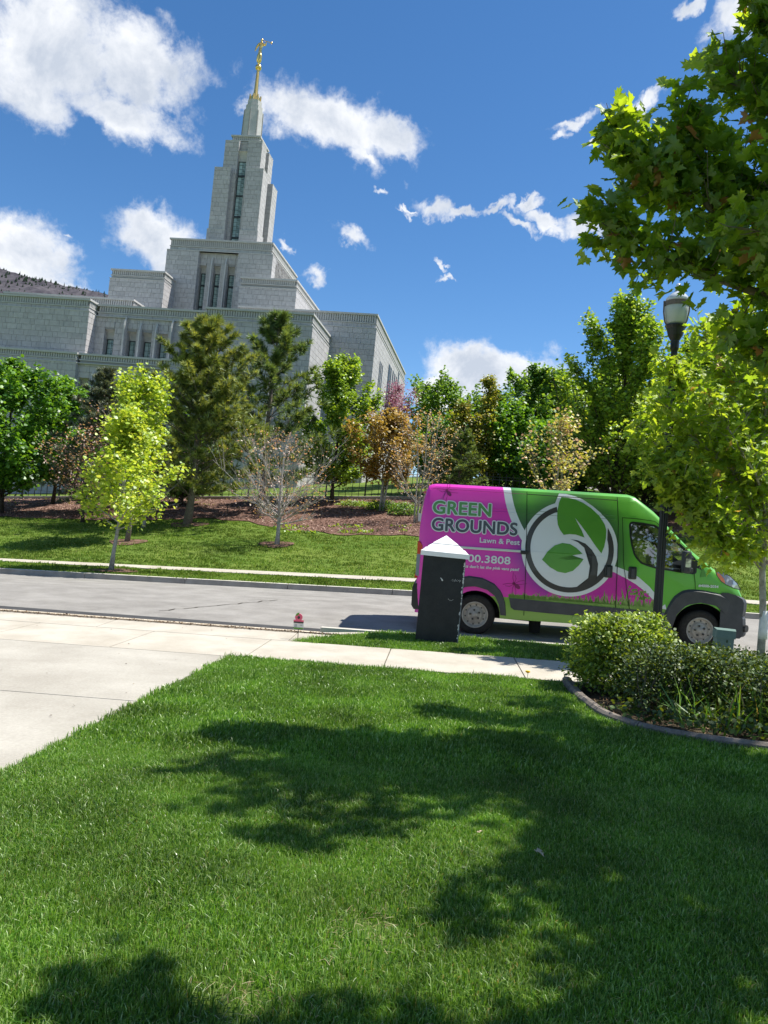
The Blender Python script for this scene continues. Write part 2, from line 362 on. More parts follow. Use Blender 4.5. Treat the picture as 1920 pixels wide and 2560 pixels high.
def slab(mb, s0, s1, t0, t1, gap=.008, th=.1, off=0.0, t=.5):
    a, b, c, d = s0 + gap, s1 - gap, t0 + gap, t1 - gap
    top = [W(a, c, off=off), W(b, c, off=off), W(b, d, off=off), W(a, d, off=off)]
    bev = .006
    low = [p - Vector((0, 0, th)) for p in (W(a - bev / 2, c - bev / 2, off=off), W(b + bev / 2, c - bev / 2, off=off), W(b + bev / 2, d + bev / 2, off=off), W(a - bev / 2, d + bev / 2, off=off))]
    mb.add(top + low, [(0, 1, 2, 3), (4, 5, 1, 0), (5, 6, 2, 1), (6, 7, 3, 2), (7, 4, 0, 3)], t=t)

BED = [(1.69, 9.42), (1.65, 8.36), (1.72, 7.44), (1.93, 7.02), (2.16, 6.84), (2.47, 6.72), (2.89, 6.62), (3.6, 6.52), (4.6, 6.45), (7.5, 6.4)]
def in_bed(s, t):
    if t > 9.42 or s < 1.6: return False
    ts = np.interp(s, [p[0] for p in BED[2:]], [p[1] for p in BED[2:]]) if s > 1.72 else 8.0
    return t > ts
# base ground to the horizon
TL = [-400, -60, -20, -5, 0, 5, 9.3, 11, 12.3, 13.1, 17.3, 21, 22, 24.2, 26, 28, 31, 34, 37, 40, 43, 46, 50, 55, 60, 70, 80, 110, 200, 400, 900, 2000, 4000]
SL = [-3000, -900, -300, -120, -60, -42, -36, -30, -24, -18, -12, -6, 0, 6, 12, 18, 24, 30, 45, 70, 120, 300, 900, 3000]
sheet('ground', 0, 1, 0, 1, M_turf2, off=-.14, tlist=TL, slist=SL, kind='structure', label='green ground running out to the horizon')
lawn_keep = lambda s, t: not in_bed(s, t)
near_lawn = sheet('lawn', -2.5, 7.5, -1.5, 9.40, M_turf, off=-.012, ds=.25, dt=.25, keep=lawn_keep, kind='structure', label='front lawn in the foreground')
sheet('soil', 1.6, 7.5, 6.3, 9.42, M_soil, off=-.004, ds=.1, dt=.1, keep=in_bed, kind='structure', label='soil of the shrub bed')
# park strip: tapers to the left at the drive apron
def strip_keep(s, t): return t > 10.95 and t < 12.32 and (s > -.75 or t < 10.98 + max(0, (s + 2.0)) * 1.05)
near_strip = sheet('grass_verge', -2.0, 9, 10.97, 12.31, M_turf, off=-.008, ds=.12, dt=.12, keep=strip_keep, kind='structure', label='grass verge beside the near kerb')
# driveway and sidewalks: every slab its own piece
SEALS = sheet('slab_bedding', -14, 9, -2, 12, M_joint, off=-.045, ds=1, dt=1, keep=lambda s, t: s < -2.4 or 9.42 < t < 10.97 or (t > 10.9 and s < -1), kind='structure', label='dark bedding under the concrete slabs')
drv = empty('driveway', W(-5, 5), kind='structure', label='pale concrete driveway')
swk = empty('sidewalk', W(0, 10), kind='structure', label='near concrete sidewalk')
def slabs(parent, cells, m, name='slab', off=0.0):
    for (a, b, c, d) in cells:
        mb = MB(); slab(mb, a, b, c, d, off=off); mb.v = [tuple(Vector(p) - parent.location) for p in mb.v]
        mb.build(name, m, parent)
dc = []
for (a, b) in [(-5.6, -2.5), (-8.7, -5.6), (-11.8, -8.7)]:
    for (c, d) in [(6.55, 9.42), (3.65, 6.55), (.75, 3.65), (-2.1, .75)]: dc.append((a, b, c, d))
slabs(drv, dc, M_drive)
slabs(swk, [(-.55 + 1.75 * i, 1.2 + 1.75 * i, 9.42, 10.97) for i in range(-7, 5)], M_conc)
apr = empty('driveway_apron', W(-5, 11.3), kind='structure', label='sloped concrete apron between the sidewalk and the gutter')
slabs(apr, [(-2.05 - 2.9 * i, -2.05 - 2.9 * (i - 1), 10.97, 11.70) for i in range(1, 5)], M_conc)
mb = MB()     # the triangular flare at the edge of the apron
q = [(-2.04, 10.98), (-1.98, 10.98), (-.72, 12.29), (-.72, 12.34), (-2.04, 11.70)]
mb.add([W(s, t, off=0.004) - apr.location for s, t in q], [(0, 1, 2, 3, 4)]); mb.build('flare', M_conc, apr)
# gutter and near kerb in cast lengths
gut = empty('near_gutter', W(0, 12.5), kind='structure', label='cream concrete gutter and kerb on the near side of the street')
x = -14.0; i = 0
while x < 10:
    e = x + 3.05
    mb = MB()
    if e <= -.6:
        T_ = [11.74, 12.1, 12.6, 13.1]; zo = [.0, -.055, -.03, 0.012]
        zb = lambda s, t: float(Hh(s, 12.5)) + .0
        zs = [.155, .085, .03, .025]
        V = []
        for s in (x + .006, e - .006):
            for t, z in zip(T_, zs): V.append(W(s, t, float(Hh(s, 12.5)) + z) - gut.location)
            V.append(W(s, 13.1, float(Hh(s, 12.5)) - .15) - gut.location); V.append(W(s, 11.74, float(Hh(s, 12.5)) - .15) - gut.location)
        F = [(j, j + 6, (j + 1) % 6 + 6, (j + 1) % 6) for j in range(6)] + [(5, 4, 3, 2, 1, 0), (6, 7, 8, 9, 10, 11)]
        mb.add(V, [tuple(reversed(f)) for f in F]); mb.build('gutter_length', M_gutter, gut)
    else:
        prof = [(12.32, .205), (12.47, .20), (12.50, .03), (12.9, .012), (13.1, .025), (13.1, -.15), (12.32, -.15)]
        V = [W(s, t, float(Hh(s, 12.5)) + z) - gut.location for s in (x + .006, e - .006) for t, z in prof]; n = 7
        mb.add(V, [((j + 1) % n, j, j + n, (j + 1) % n + n) for j in range(n)] + [tuple(range(n)), tuple(range(2 * n - 1, n - 1, -1))]); mb.build('kerb_length', M_kerbtop, gut)
    x = e; i += 1
dj = sheet('joint_debris', -13, -.9, 11.69, 11.755, M_joint, off=.012, ds=.2, dt=.03, kind='stuff', label='line of dirt and dead leaves in the apron joint')
# street
sheet('road', -60, 60, 13.1, 21.5, M_asph, off=.004, ds=1.5, dt=.7, kind='structure', label='grey asphalt street')
sheet('asphalt_patch', -60, -1.5, 13.1, 13.42, M_seal, off=.012, ds=1.5, dt=.1, kind='structure', label='dark sealed strip of asphalt along the gutter')
mb = MB()   # crack in the asphalt
pts = [(-5.2 + .1 * k + .04 * math.sin(k * 2.1), 14.2 + .19 * k + .05 * math.sin(k * 3.7)) for k in range(17)]
for a, b in zip(pts[:-1], pts[1:]):
    mb.add([W(a[0] - .018, a[1], off=.014), W(a[0] + .018, a[1], off=.014), W(b[0] + .015, b[1], off=.014), W(b[0] - .015, b[1], off=.014)], [(0, 1, 2, 3)])
mb.build('road_crack', M_joint, kind='structure', label='thin dark crack crossing the asphalt')
fk = empty('far_kerb', W(-5, 21.5), kind='structure', label='grey concrete kerb on the far side of the street')
x = -31.2
while x < 30:
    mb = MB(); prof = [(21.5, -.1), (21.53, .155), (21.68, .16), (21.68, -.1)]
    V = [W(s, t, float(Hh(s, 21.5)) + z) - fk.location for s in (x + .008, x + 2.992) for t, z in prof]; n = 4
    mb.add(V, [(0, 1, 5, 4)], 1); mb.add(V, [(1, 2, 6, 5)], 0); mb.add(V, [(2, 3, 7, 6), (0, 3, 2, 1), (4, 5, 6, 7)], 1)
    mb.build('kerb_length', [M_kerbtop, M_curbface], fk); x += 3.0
sheet('far_verge', -34, 34, 21.66, 24.2, M_turf2, off=.012, ds=1, dt=.5, kind='structure', label='grass strip between the far kerb and sidewalk')
fs = empty('far_sidewalk', W(-5, 25), kind='structure', label='far concrete sidewalk')
slabs(fs, [(-31 + 1.8 * i, -31 + 1.8 * (i + 1), 24.25, 25.6) for i in range(34)], M_conc, off=.03)
MULCH = [(-40, 36.2), (-22.3, 36.6), (-15.6, 36.2), (-12, 37.6), (-10, 37.2), (-7.4, 34.9), (-4.5, 33.9), (-1, 34.1), (3, 35.5), (8, 37), (14, 38.5), (22, 40), (40, 41)]
mt = lambda s: np.interp(s, [p[0] for p in MULCH], [p[1] for p in MULCH])
sheet('far_lawn', -60, 60, 25.6, 46.2, M_turf2, off=.0, ds=.8, dt=.6, kind='structure', label='sunlit lawn sloping up beyond the far sidewalk')
S = np.linspace(-42, 42, 130); V = []; F = []
for i, s in enumerate(S):
    a = mt(s) + .22 * math.sin(s * 3.1) + .15 * math.sin(s * 7.7)
    for k in range(7):
        t = a + (46.05 - a) * k / 6; V.append(W(s, t, off=.02 + (.05 if 0 < k < 6 else .015)))
for i in range(len(S) - 1):
    for k in range(6): a = i * 7 + k; F.append((a, a + 7, a + 8, a + 1))
mulch_bed = link('mulch_bed', me_np('mulch_bed', np.array([tuple(v) for v in V]), F, smooth=True), None, M_mulch, kind='structure', label='red brown bark mulch bed below the fence')
sheet('hill_lawn', -60, 60, 46.2, 90, M_turf2, off=.02, ds=2, dt=1.4, kind='structure', label='green hillside lawn behind the iron fence')

# ------------------------------------------------------------------ mountain
mv, mf = [], []
RID = [(-2600, 850), (-1700, 812), (-1440, 792), (-1330, 774), (-1200, 757), (-1071, 740), (-980, 724), (-800, 640), (-600, 500), (-400, 300)]
XS = np.linspace(-2600, -400, 90)
for i, x in enumerate(XS):
    h = np.interp(x, [p[0] for p in RID], [p[1] for p in RID]) + 6 * mnoise.noise(Vector((x * .006, 0, 1))) + 5 * mnoise.noise(Vector((x * .03, 3, 1)))
    for k in range(14):
        f = k / 13; y = 1700 + 1000 * f
        z = h * (f ** .8) + (35 * (1 - f) * f * 4) * mnoise.noise(Vector((x * .006, y * .004, 2)))
        mv.append((x + 60 * mnoise.noise(Vector((x * .01, y * .01, 5))), y, z - 5))
for i in range(len(XS) - 1):
    for k in range(13): a = i * 14 + k; mf.append((a, a + 14, a + 15, a + 1))
link('mountain', me_np('mountain', mv, mf, smooth=True), None, M_mtn, kind='structure', label='brown brushy mountain ridge far behind the building')
M_fir = mat('far_fir', (.02, .035, .022), .95, .05)
mb = MB()
for i in range(900):
    x = random.uniform(-1750, -500); f = 1 - random.random() ** 2 * .9
    h = np.interp(x, [p[0] for p in RID], [p[1] for p in RID]); r = random.uniform(2.5, 5.5); H_ = random.uniform(6, 15)
    z = h * (f ** .8) - 7; y = 1700 + 1000 * f
    mb.add([(x + r * math.cos(a), y + r * math.sin(a), z) for a in (0, 1.57, 3.14, 4.71)] + [(x, y, z + H_)], [(0, 1, 4), (1, 2, 4), (2, 3, 4), (3, 0, 4)])
mb.build('mountain_conifers', M_fir, kind='stuff', label='dark conifers dotted over the mountain ridge')

# ------------------------------------------------------------------ temple (local frame: U right along the front, V away, w up)
TA = Vector((math.cos(TEMPLEYAW), -math.sin(TEMPLEYAW), 0)); TB = Vector((math.sin(TEMPLEYAW), math.cos(TEMPLEYAW), 0))
temple = empty('temple', TA * -28.5 + TB * 77, -TEMPLEYAW, label='pale grey granite temple with stepped tiers and a tall tower behind the trees', cat='temple')
CH = .47
stones = []        # (size, visible order, front quad, normal, tint)
core = MB(); flute = MB()
def stone_face(p0, d, n, length, w0, w1, holes=()):
    # p0 (U,V) start, d unit along, n outward normal
    row = int(round(w0 / CH))
    while row * CH < w1 - .02:
        z0, z1 = max(row * CH, w0), min((row + 1) * CH, w1)
        if z1 - z0 > .08:
            segs = [(0, length)]
            for (a, b, c, e) in holes:
                if min(z1, e) - max(z0, c) > .5 * (z1 - z0):
                    ns = []
                    for (x, y) in segs:
                        if b <= x or a >= y: ns.append((x, y)); continue
                        if a > x: ns.append((x, a))
                        if b < y: ns.append((b, y))
                    segs = ns
            ph = (row % 3) * .47 + (row % 2) * .21
            for (x, y) in segs:
                cur = -ph; k = row % 2
                while cur < y:
                    wd = .90 if (k % 2 == 0) else .40; k += 1
                    a, b = max(cur, x), min(cur + wd, y); cur += wd
                    if b - a < .09: continue
                    g = .012
                    q = [(p0[0] + d[0] * xx, p0[1] + d[1] * xx, zz) for xx, zz in ((a + g, z0 + g), (b - g, z0 + g), (b - g, z1 - g), (a + g, z1 - g))]
                    stones.append([(b - a) * (z1 - z0), q, n, random.gauss(.5, .22), p0[1]])
        row += 1
def cbox(u0, u1, v0, v1, w0, w1, faces='frl', parapet=0.0, holes=None, fl=True):
    holes = holes or {}
    top = w1 - parapet
    i = .03
    trim = MB()
    core.box(u0 + i, u1 - i, v0 + i, v1 - i, w0, top - .005)
    if 'f' in faces: stone_face((u0, v0), (1, 0), (0, -1), u1 - u0, w0, top, holes.get('f', ()))
    if 'r' in faces: stone_face((u1, v0), (0, 1), (1, 0), v1 - v0, w0, top, holes.get('r', ()))
    if 'l' in faces: stone_face((u0, v1), (0, -1), (-1, 0), v1 - v0, w0, top, holes.get('l', ()))
    if parapet:
        r = .10
        trim.box(u0 - .03, u1 + .03, v0 - .03, v1 + .03, top - .02, top + .05)
        z2 = top + parapet * .36
        core.box(u0 + r + i, u1 - r - i, v0 + r + i, v1 - r - i, top + .05, w1 - .15)
        stone_face((u0 + r, v0 + r), (1, 0), (0, -1), u1 - u0 - 2 * r, top + .05, z2 - .05)
        stone_face((u1 - r, v0 + r), (0, 1), (1, 0), v1 - v0 - 2 * r, top + .05, z2 - .05)
        stone_face((u0 + r, v1 - r), (0, -1), (-1, 0), v1 - v0 - 2 * r, top + .05, z2 - .05)
        trim.box(u0 + r * .5, u1 - r * .5, v0 + r * .5, v1 - r * .5, z2 - .05, z2 + .04)
        trim.box(u0 + r + .03, u1 - r - .03, v0 + r + .03, v1 - r - .03, z2 + .04, w1 - .16)
        trim.box(u0, u1, v0, v1, w1 - .16, w1)
        if fl:
            st = .21; x = u0 + r + .12
            while x < u1 - r - .1:
                flute.box(x, x + .12, v0 + r - .012, v0 + r + .05, z2 + .07, w1 - .165); x += st
            y = v0 + r + .12
            while y < v1 - r - .1:
                flute.box(u1 - r - .05, u1 - r + .012, y, y + .12, z2 + .07, w1 - .165); y += st
    else:
        trim.box(u0 - .012, u1 + .012, v0 - .012, v1 + .012, w1 - .012, w1 + .05)
    trim.build('cornice' if parapet else 'coping', M_granflat, temple)
def fin(u, w, v0, v1, z0, z1):        # thin projecting blade with a sloped, cut-back head
    trim = MB()
    trim.add([(u - w / 2, v0, z0), (u + w / 2, v0, z0), (u + w / 2, v1, z0), (u - w / 2, v1, z0), (u - w / 2, v0 + .06, z1 - .75), (u + w / 2, v0 + .06, z1 - .75), (u + w / 2, v1, z1), (u - w / 2, v1, z1),
              (u - w / 2, v1 - .14, z1 - .02), (u + w / 2, v1 - .14, z1 - .02)],
             [(0, 1, 5, 4), (4, 5, 9, 8), (8, 9, 6, 7), (1, 2, 6, 9, 5), (3, 0, 4, 8, 7), (2, 3, 7, 6)])
    trim.build('fin', M_granflat, temple)
def hood(u0, u1, v0, v1, zt, zb):      # concave quarter-arch over a window
    n = 7; V = []; trim = MB()
    for i in range(n):
        a = i / (n - 1) * math.pi / 2
        V += [(u0, v1 - (v1 - v0) * (1 - math.sin(a)) if False else v0 + (v1 - v0) * math.sin(a) ** 1.0, zt - (zt - zb) * (1 - math.cos(a))) for u in (0,)]
    V = [(u0, y, z) for _, y, z in V] + [(u1, y, z) for _, y, z in V]
    trim.add(V, [(i, i + 1, n + i + 1, n + i) for i in range(n - 1)], t=.9)
    trim.build('window_hood', M_granflat, temple)
def window(u0, u1, v, z0, z1, trans, side=False):
    f = MB(); g = MB(); b = .06
    def bx(a, c, y0, y1, z, z_, mbx):
        if side: mbx.box(y0, y1, a, c, z, z_)
        else: mbx.box(a, c, y0, y1, z, z_)
    sg = -1 if side else 1
    y = lambda k: (v - k * sg)
    def fb(a, c, z, z_, d=.05):
        y0, y1 = sorted((y(d), y(-.02))); bx(a, c, y0, y1, z, z_, f)
    fb(u0, u0 + b, z0, z1); fb(u1 - b, u1, z0, z1); fb(u0 + b, u1 - b, z1 - b, z1); fb(u0 + b, u1 - b, z0, z0 + b)
    w = u1 - u0
    for k in (.50, .66, .82): fb(u0 + w * k - .012, u0 + w * k + .012, z0 + b, z1 - b, .03)
    for z in trans: fb(u0 + b, u1 - b, z - .09, z + .09, .055)
    z = z0 + .35; i = 0
    while z < z1 - .2:
        if i % 2 == 0: fb(u0 + w * .5, u0 + w * .82, z - .011, z + .011, .025)
        else: fb(u0 + b, u0 + w * .66, z - .011, z + .011, .025)
        z += .27 if i % 2 else .16; i += 1
    y0, y1 = sorted((y(.0), y(-.012))); bx(u0 + b * .5, u1 - b * .5, y0, y1, z0, z1, g)
    o = f.build('window', M_frame, temple); g.build('window_glass', M_art, o)
zB = -1.5
# wings and stepped masses, symmetric about the tower
cbox(4.9, 17.6, -12, 12.2, zB, 20.12, parapet=1.3)
cbox(-17.9, -4.95, -12, 12.2, zB, 20.12, 'frl', parapet=1.3)
cbox(13.72 - 14.6, 13.72, -19, -12.0, zB, 17.87, 'fr', parapet=1.04) if False else None
cbox(4.76, 13.70, -19, -11.95, zB, 17.87, 'fr', parapet=1.04)
cbox(-13.9, -5.1, -19, -11.95, zB, 17.95, 'frl', parapet=1.04)
# recess wall between the front blocks: core plus piers and bays
cbox(-5.1, 4.76, -17.15, -11.9, zB, 17.85, '', parapet=0)
def bays(v, depth, z_top, w_top, openings, u0, u1, z_bot, parapet, fr=''):
    # full-height skin box pieces between openings, hoods and windows within
    cur = u0
    for (a, b, zt, zh) in openings:
        if a > cur: cbox(cur, a, v, v + depth, z_bot, z_top, 'fr')
        cbox(a, b, v, v + depth, zt, z_top, 'f')
        hood(a, b, v, v + depth, zt, zh); cur = b
    if cur < u1: cbox(cur, u1, v, v + depth, z_bot, z_top, 'fr')
OP = [(-4.28, -3.4, 15.85, 15.12), (-2.28, -1.45, 15.77, 15.1), (-.97, -.12, 15.76, 15.08), (.42, 1.28, 15.74, 15.05), (2.4, 3.25, 15.75, 15.05)]
bays(-17.75, .6, 16.81, 0, OP, -5.1, 4.76, zB, 0)
cbox(-5.1, 4.76, -17.85, -11.9, 16.82, 17.87, 'f', parapet=1.03)
for (a, b, _, zh) in OP: window(a + .03, b - .03, -17.17, 13.4, zh, [])
for u in (-2.36, -1.0, .39, 1.72): fin(u, .13, -18.3, -17.85, zB, 16.9 if u in (-2.36, 1.72) else 16.5)
# podium
cbox(-32, -5.1, -20.1, -17.1, zB, 13.25, 'fr', parapet=.85)
cbox(2.0, 11.0, -20.1, -17.1, zB, 13.25, 'fr', parapet=.85)
cbox(-5.1, 2.0, -18.95, -17.1, zB, 13.0, '')
PO = [(-4.95, -4.1, 11.28, 10.3), (-3.5, -2.7, 11.28, 10.3), (-2.1, -1.3, 11.28, 10.3), (-.75, .05, 11.28, 10.3), (.65, 1.4, 11.28, 10.3)]
bays(-19.75, .8, 12.4, 0, PO, -5.1, 2.0, zB, 0)
cbox(-5.1, 2.0, -19.9, -17.1, 12.41, 13.25, 'f', parapet=.83)
for (a, b, _, zh) in PO: window(a + .05, b - .05, -18.97, 7.6, zh, [])
for u in (-3.7, -2.35, -1.0, .4, 1.65): fin(u, .14, -20.15, -19.7, zB, 11.9)
# upper tiers
cbox(3.2, 8.85, -7.5, 7.5, 16, 24.2, 'fr', parapet=.95)
cbox(-10.0, -4.35, -7.5, 7.5, 16, 24.3, 'frl', parapet=.95)
cbox(-5.55, 5.45, -3.9, 5, 16, 27.5, '')
cbox(-5.62, -2.24, -5, -3.0, 16, 27.35, 'frl')
cbox(1.84, 5.42, -5, 5, 16, 27.35, 'fr')
cbox(-5.5, 5.3, -4.9, 5, 27.36, 28.6, 'frl', parapet=1.22)
P5O = [(-2.2, -1.5, 26.08, 25.42), (-.76, -.02, 26.1, 25.42), (.72, 1.48, 26.1, 25.4)]
bays(-4.5, .6, 27.36, 0, P5O, -2.24, 1.84, 16, 0)
for (a, b, _, zh) in P5O: window(a + .03, b - .03, -3.93, 20.3, zh, [24.2, 22.0])
for u in (-.84, .62): fin(u, .13, -5.05, -4.65, 16, 26.85)
# tower
tc = .1
def tb(a, b, c, d, z0, z1, **k): cbox(a + tc, b + tc, c, d, z0, z1, 'frl', **k)
tb(-1.6, 1.6, -1.6, 1.6, 28, 40.99, parapet=.85, holes={'f': [(1.18, 2.02, 28, 39.0)], 'r': [(1.18, 2.02, 28, 39.0)]})
for (a, c) in ((-1, -1), (1, -1), (-1, 1), (1, 1)):
    def rg(i, o, sgn): return (i, o) if sgn > 0 else (-o, -i)
    x0, x1 = rg(.48, 2.0, a); y0, y1 = rg(.48, 2.0, c); tb(x0, x1, y0, y1, 28, 40.15)
    x0, x1 = rg(.86, 2.62, a); y0, y1 = rg(.86, 2.62, c); tb(x0, x1, y0, y1, 28, 37.0)
    x0, x1 = rg(.80, 2.72, a); y0, y1 = rg(.80, 2.72, c); tb(x0, x1, y0, y1, 28, 30.5)
window(-.42 + tc, .42 + tc, -1.62, 28.2, 38.12, [30.1, 32.3, 34.5, 36.6])
window(-.42, .42, 1.62 + tc, 28.2, 38.12, [30.1, 32.3, 34.5, 36.6], side=True)
hood(-.48 + tc, .48 + tc, -1.98, -1.6, 39.1, 38.14)
# slit windows on the flank of the right wing
for (v0, v1, zt, zb) in [(-8.4, -8.0, 16.8, 12.6), (-7.6, -7.2, 16.8, 12.6), (-6.7, -6.3, 16.8, 12.6), (-2.6, -1.3, 17.9, 12.4), (-.9, -.2, 17.9, 12.4), (.7, 1.4, 17.95, 12.4), (2.2, 2.9, 17.95, 12.4), (3.7, 4.3, 17.95, 12.4), (5.2, 6.0, 18.9, 12.4)]:
    m_ = MB(); m_.box(17.55, 17.63, v0, v1, zb, zt)
    o = m_.build('slit_window', M_frame, temple)
core.build('joint_core', M_grout, temple)
flute.build('frieze_fluting', M_granflat, temple, kind='stuff')
stones.sort(key=lambda q: (-(q[0] > .40), q[4]))
smesh = {}
rest = MB()
full = 0
for (ar, q, n, t, v) in stones:
    d = .035
    back = [(p[0] - n[0] * d, p[1] - n[1] * d, p[2]) for p in q]
    if ar > .40 and full < 300 and n == (0, -1):
        full += 1; key = int(max(0, min(4, t * 5)))
        if key not in smesh:
            mb = MB(); c = Vector(q[0]); mb.add([tuple(Vector(p) - c) for p in q + back], [(0, 1, 2, 3), (4, 5, 1, 0), (5, 6, 2, 1), (6, 7, 3, 2), (7, 4, 0, 3)], t=(key + .5) / 5)
            me = mb.mesh('stone_block'); me.materials.append(M_granite); smesh[key] = me
        o = bpy.data.objects.new('stone_block', smesh[key]); o.parent = temple; o.location = q[0]; COL.objects.link(o)
    else:
        rest.add(list(q) + back, [(0, 1, 2, 3), (4, 5, 1, 0), (5, 6, 2, 1), (6, 7, 3, 2), (7, 4, 0, 3)], t=max(0, min(1, t)))
rest.build('stone_facing', M_granite, temple, kind='stuff')
# octagonal spire, gilded mast
mb = MB(); mb.lathe([(1.12, 40.99), (1.06, 43.9), (1.06, 44.2), (.93, 44.2), (.93, 44.75), (.78, 44.75), (.78, 45.35), (.02, 45.35)], 8, (tc, 0, 0))
mb.build('spire', M_granflat, temple)
mb = MB()
for k in range(8):
    a = (k + .0) * math.pi / 4; mb.box(-.05, .05, -.05, .05, 40.99, 44.1)
    for i in range(8):
        x, y, z = mb.v[-8 + i]; r = 1.1 if z < 42 else 1.04
        mb.v[-8 + i] = (tc + r * math.cos(a) + x * math.cos(a) - y * math.sin(a), r * math.sin(a) + x * math.sin(a) + y * math.cos(a), z)
mb.build('spire_rib', M_grout, temple)
mb = MB(); mb.lathe([(.62, 45.35), (.62, 45.75), (.42, 45.75), (.42, 46.0), (.26, 46.05), (.22, 46.6), (.155, 48.75), (.17, 48.85)], 12, (tc, 0, 0))
for k in range(8): a = k * math.pi / 4; mb.tube([(tc + .6 * math.cos(a), .6 * math.sin(a), 45.35), (tc + .6 * math.cos(a), .6 * math.sin(a), 46.0)], .09, 6)
mast = mb.build('gilded_mast', M_gold, temple, smooth=False)
mb = MB(); mb.lathe([(.02, 48.8)] + [(.34 * math.sin(a), 49.14 - .34 * math.cos(a)) for a in np.linspace(.3, 2.9, 9)] + [(.02, 49.5)], 14, (tc, 0, 0)); mb.build('gilded_ball', M_gold, temple, smooth=True)
# gilded robed figure blowing a long horn
fig = empty('figure', TA * (-28.4) + TB * 77 + Vector((0, 0, 49.47)), -TEMPLEYAW, label='gilded robed statue blowing a long horn at the tip of the spire', cat='statue')
def skin(name, pts, edges, rad, m, parent, sub=2):
    me = bpy.data.meshes.new(name); me.from_pydata(pts, edges, [])
    o = bpy.data.objects.new(name, me); COL.objects.link(o)
    s = o.modifiers.new('s', 'SKIN'); s.use_smooth_shade = True
    for i, r in enumerate(rad): me.skin_vertices[0].data[i].radius = (r, r) if not hasattr(r, '__len__') else r
    me.skin_vertices[0].data[0].use_root = True
    ss = o.modifiers.new('ss', 'SUBSURF'); ss.levels = ss.render_levels = sub
    dg = bpy.context.evaluated_depsgraph_get(); nm = bpy.data.meshes.new_from_object(o.evaluated_get(dg)); nm.name = name
    bpy.data.objects.remove(o); nm.materials.clear(); nm.materials.append(m)
    nm.polygons.foreach_set('use_smooth', [True] * len(nm.polygons))
    return link(name, nm, parent)
P_ = [(0, 0, 1.42), (.03, 0, 1.85), (.05, 0, 2.22), (.07, 0, 2.42), (.08, -.02, 2.62), (.09, -.02, 2.80),
      (-.22, 0, 2.22), (-.42, .02, 1.90), (-.50, -.05, 1.58), (-.55, -.08, 1.40),
      (.30, 0, 2.22), (.52, -.08, 2.02), (.62, -.12, 2.30), (.60, -.12, 2.42),
      (.10, .0, .95), (.05, .02, .45), (-.06, .05, .12), (.06, -.04, .02), (-.10, 0, .95), (-.16, .06, .55), (-.12, .10, .22)]
E_ = [(0, 1), (1, 2), (2, 3), (3, 4), (4, 5), (2, 6), (6, 7), (7, 8), (8, 9), (2, 10), (10, 11), (11, 12), (12, 13), (0, 14), (14, 15), (15, 16), (16, 17), (0, 18), (18, 19), (19, 20)]
Rd = [(.24, .19), (.21, .15), (.24, .15), (.085, .085), (.15, .15), (.10, .10), (.12, .12), (.12, .12), (.07, .07), (.05, .05), (.12, .12), (.11, .11), (.07, .07), (.05, .05), (.22, .2), (.21, .22), (.13, .15), (.07, .1), (.2, .2), (.18, .2), (.10, .12)]
skin('robed_body', P_, E_, Rd, M_gold, fig)
mb = MB(); mb.tube([(.20, -.12, 2.58), (.62, -.13, 2.46), (1.05, -.13, 2.33), (1.17, -.13, 2.29), (1.27, -.13, 2.26)], [.022, .028, .04, .07, .13], 10); mb.build('horn', M_gold, fig, smooth=True)

# ------------------------------------------------------------------ iron fence and its low kerb
FT = 46.0
fnc = empty('iron_fence', W(-5, FT), label='long black iron picket fence along the top of the mulch bed', cat='fence')
mb = MB()
xs = np.arange(-36, 22.1, 1.2)
for a, b in zip(xs[:-1], xs[1:]):
    for zz, r in ((.32, .022), (1.36, .022), (1.52, .016)):
        p, q = W(a, FT, off=zz) - fnc.location, W(b, FT, off=zz) - fnc.location
        mb.add([p + Vector((0, 0, -r)), q + Vector((0, 0, -r)), q + Vector((0, 0, r)), p + Vector((0, 0, r)), p + BX * .03 + Vector((0, 0, -r)), q + BX * .03 + Vector((0, 0, -r)), q + BX * .03 + Vector((0, 0, r)), p + BX * .03 + Vector((0, 0, r))],
               [(0, 1, 2, 3), (3, 2, 6, 7), (4, 7, 6, 5), (0, 4, 5, 1)])
mb.build('rail', M_iron, fnc)
mb = MB(); mb.box(-.016, .016, -.016, .016, .15, 1.66); mb.add([(-.03, 0, 1.66), (0, -.02, 1.66), (.03, 0, 1.66), (0, .02, 1.66), (0, 0, 1.78)], [(0, 1, 4), (1, 2, 4), (2, 3, 4), (3, 0, 4)])
pk = mb.mesh('picket'); pk.materials.append(M_iron)
mb = MB(); mb.box(-.045, .045, -.045, .045, 0, 1.72); mb.box(-.06, .06, -.06, .06, 1.72, 1.78)
ps = mb.mesh('fence_post'); ps.materials.append(M_iron)
k = 0
for s in np.arange(-36, 22, .4):
    nm, me = ('fence_post', ps) if k % 6 == 0 else ('picket', pk); k += 1
    o = bpy.data.objects.new(nm, me); o.parent = fnc; o.location = W(s, FT) - fnc.location; COL.objects.link(o)
mb = MB(); xs = np.arange(-36, 24, 1.5)
for a, b in zip(xs[:-1], xs[1:]):
    P4 = [W(a, FT - .35), W(b, FT - .35), W(b, FT - .15), W(a, FT - .15)]
    up = Vector((0, 0, .22)); mb.add(P4 + [p + up for p in P4], [(4, 5, 6, 7), (0, 1, 5, 4)])
mb.build('retaining_kerb', M_curbface, label='low dark concrete kerb under the iron fence', cat='kerb')

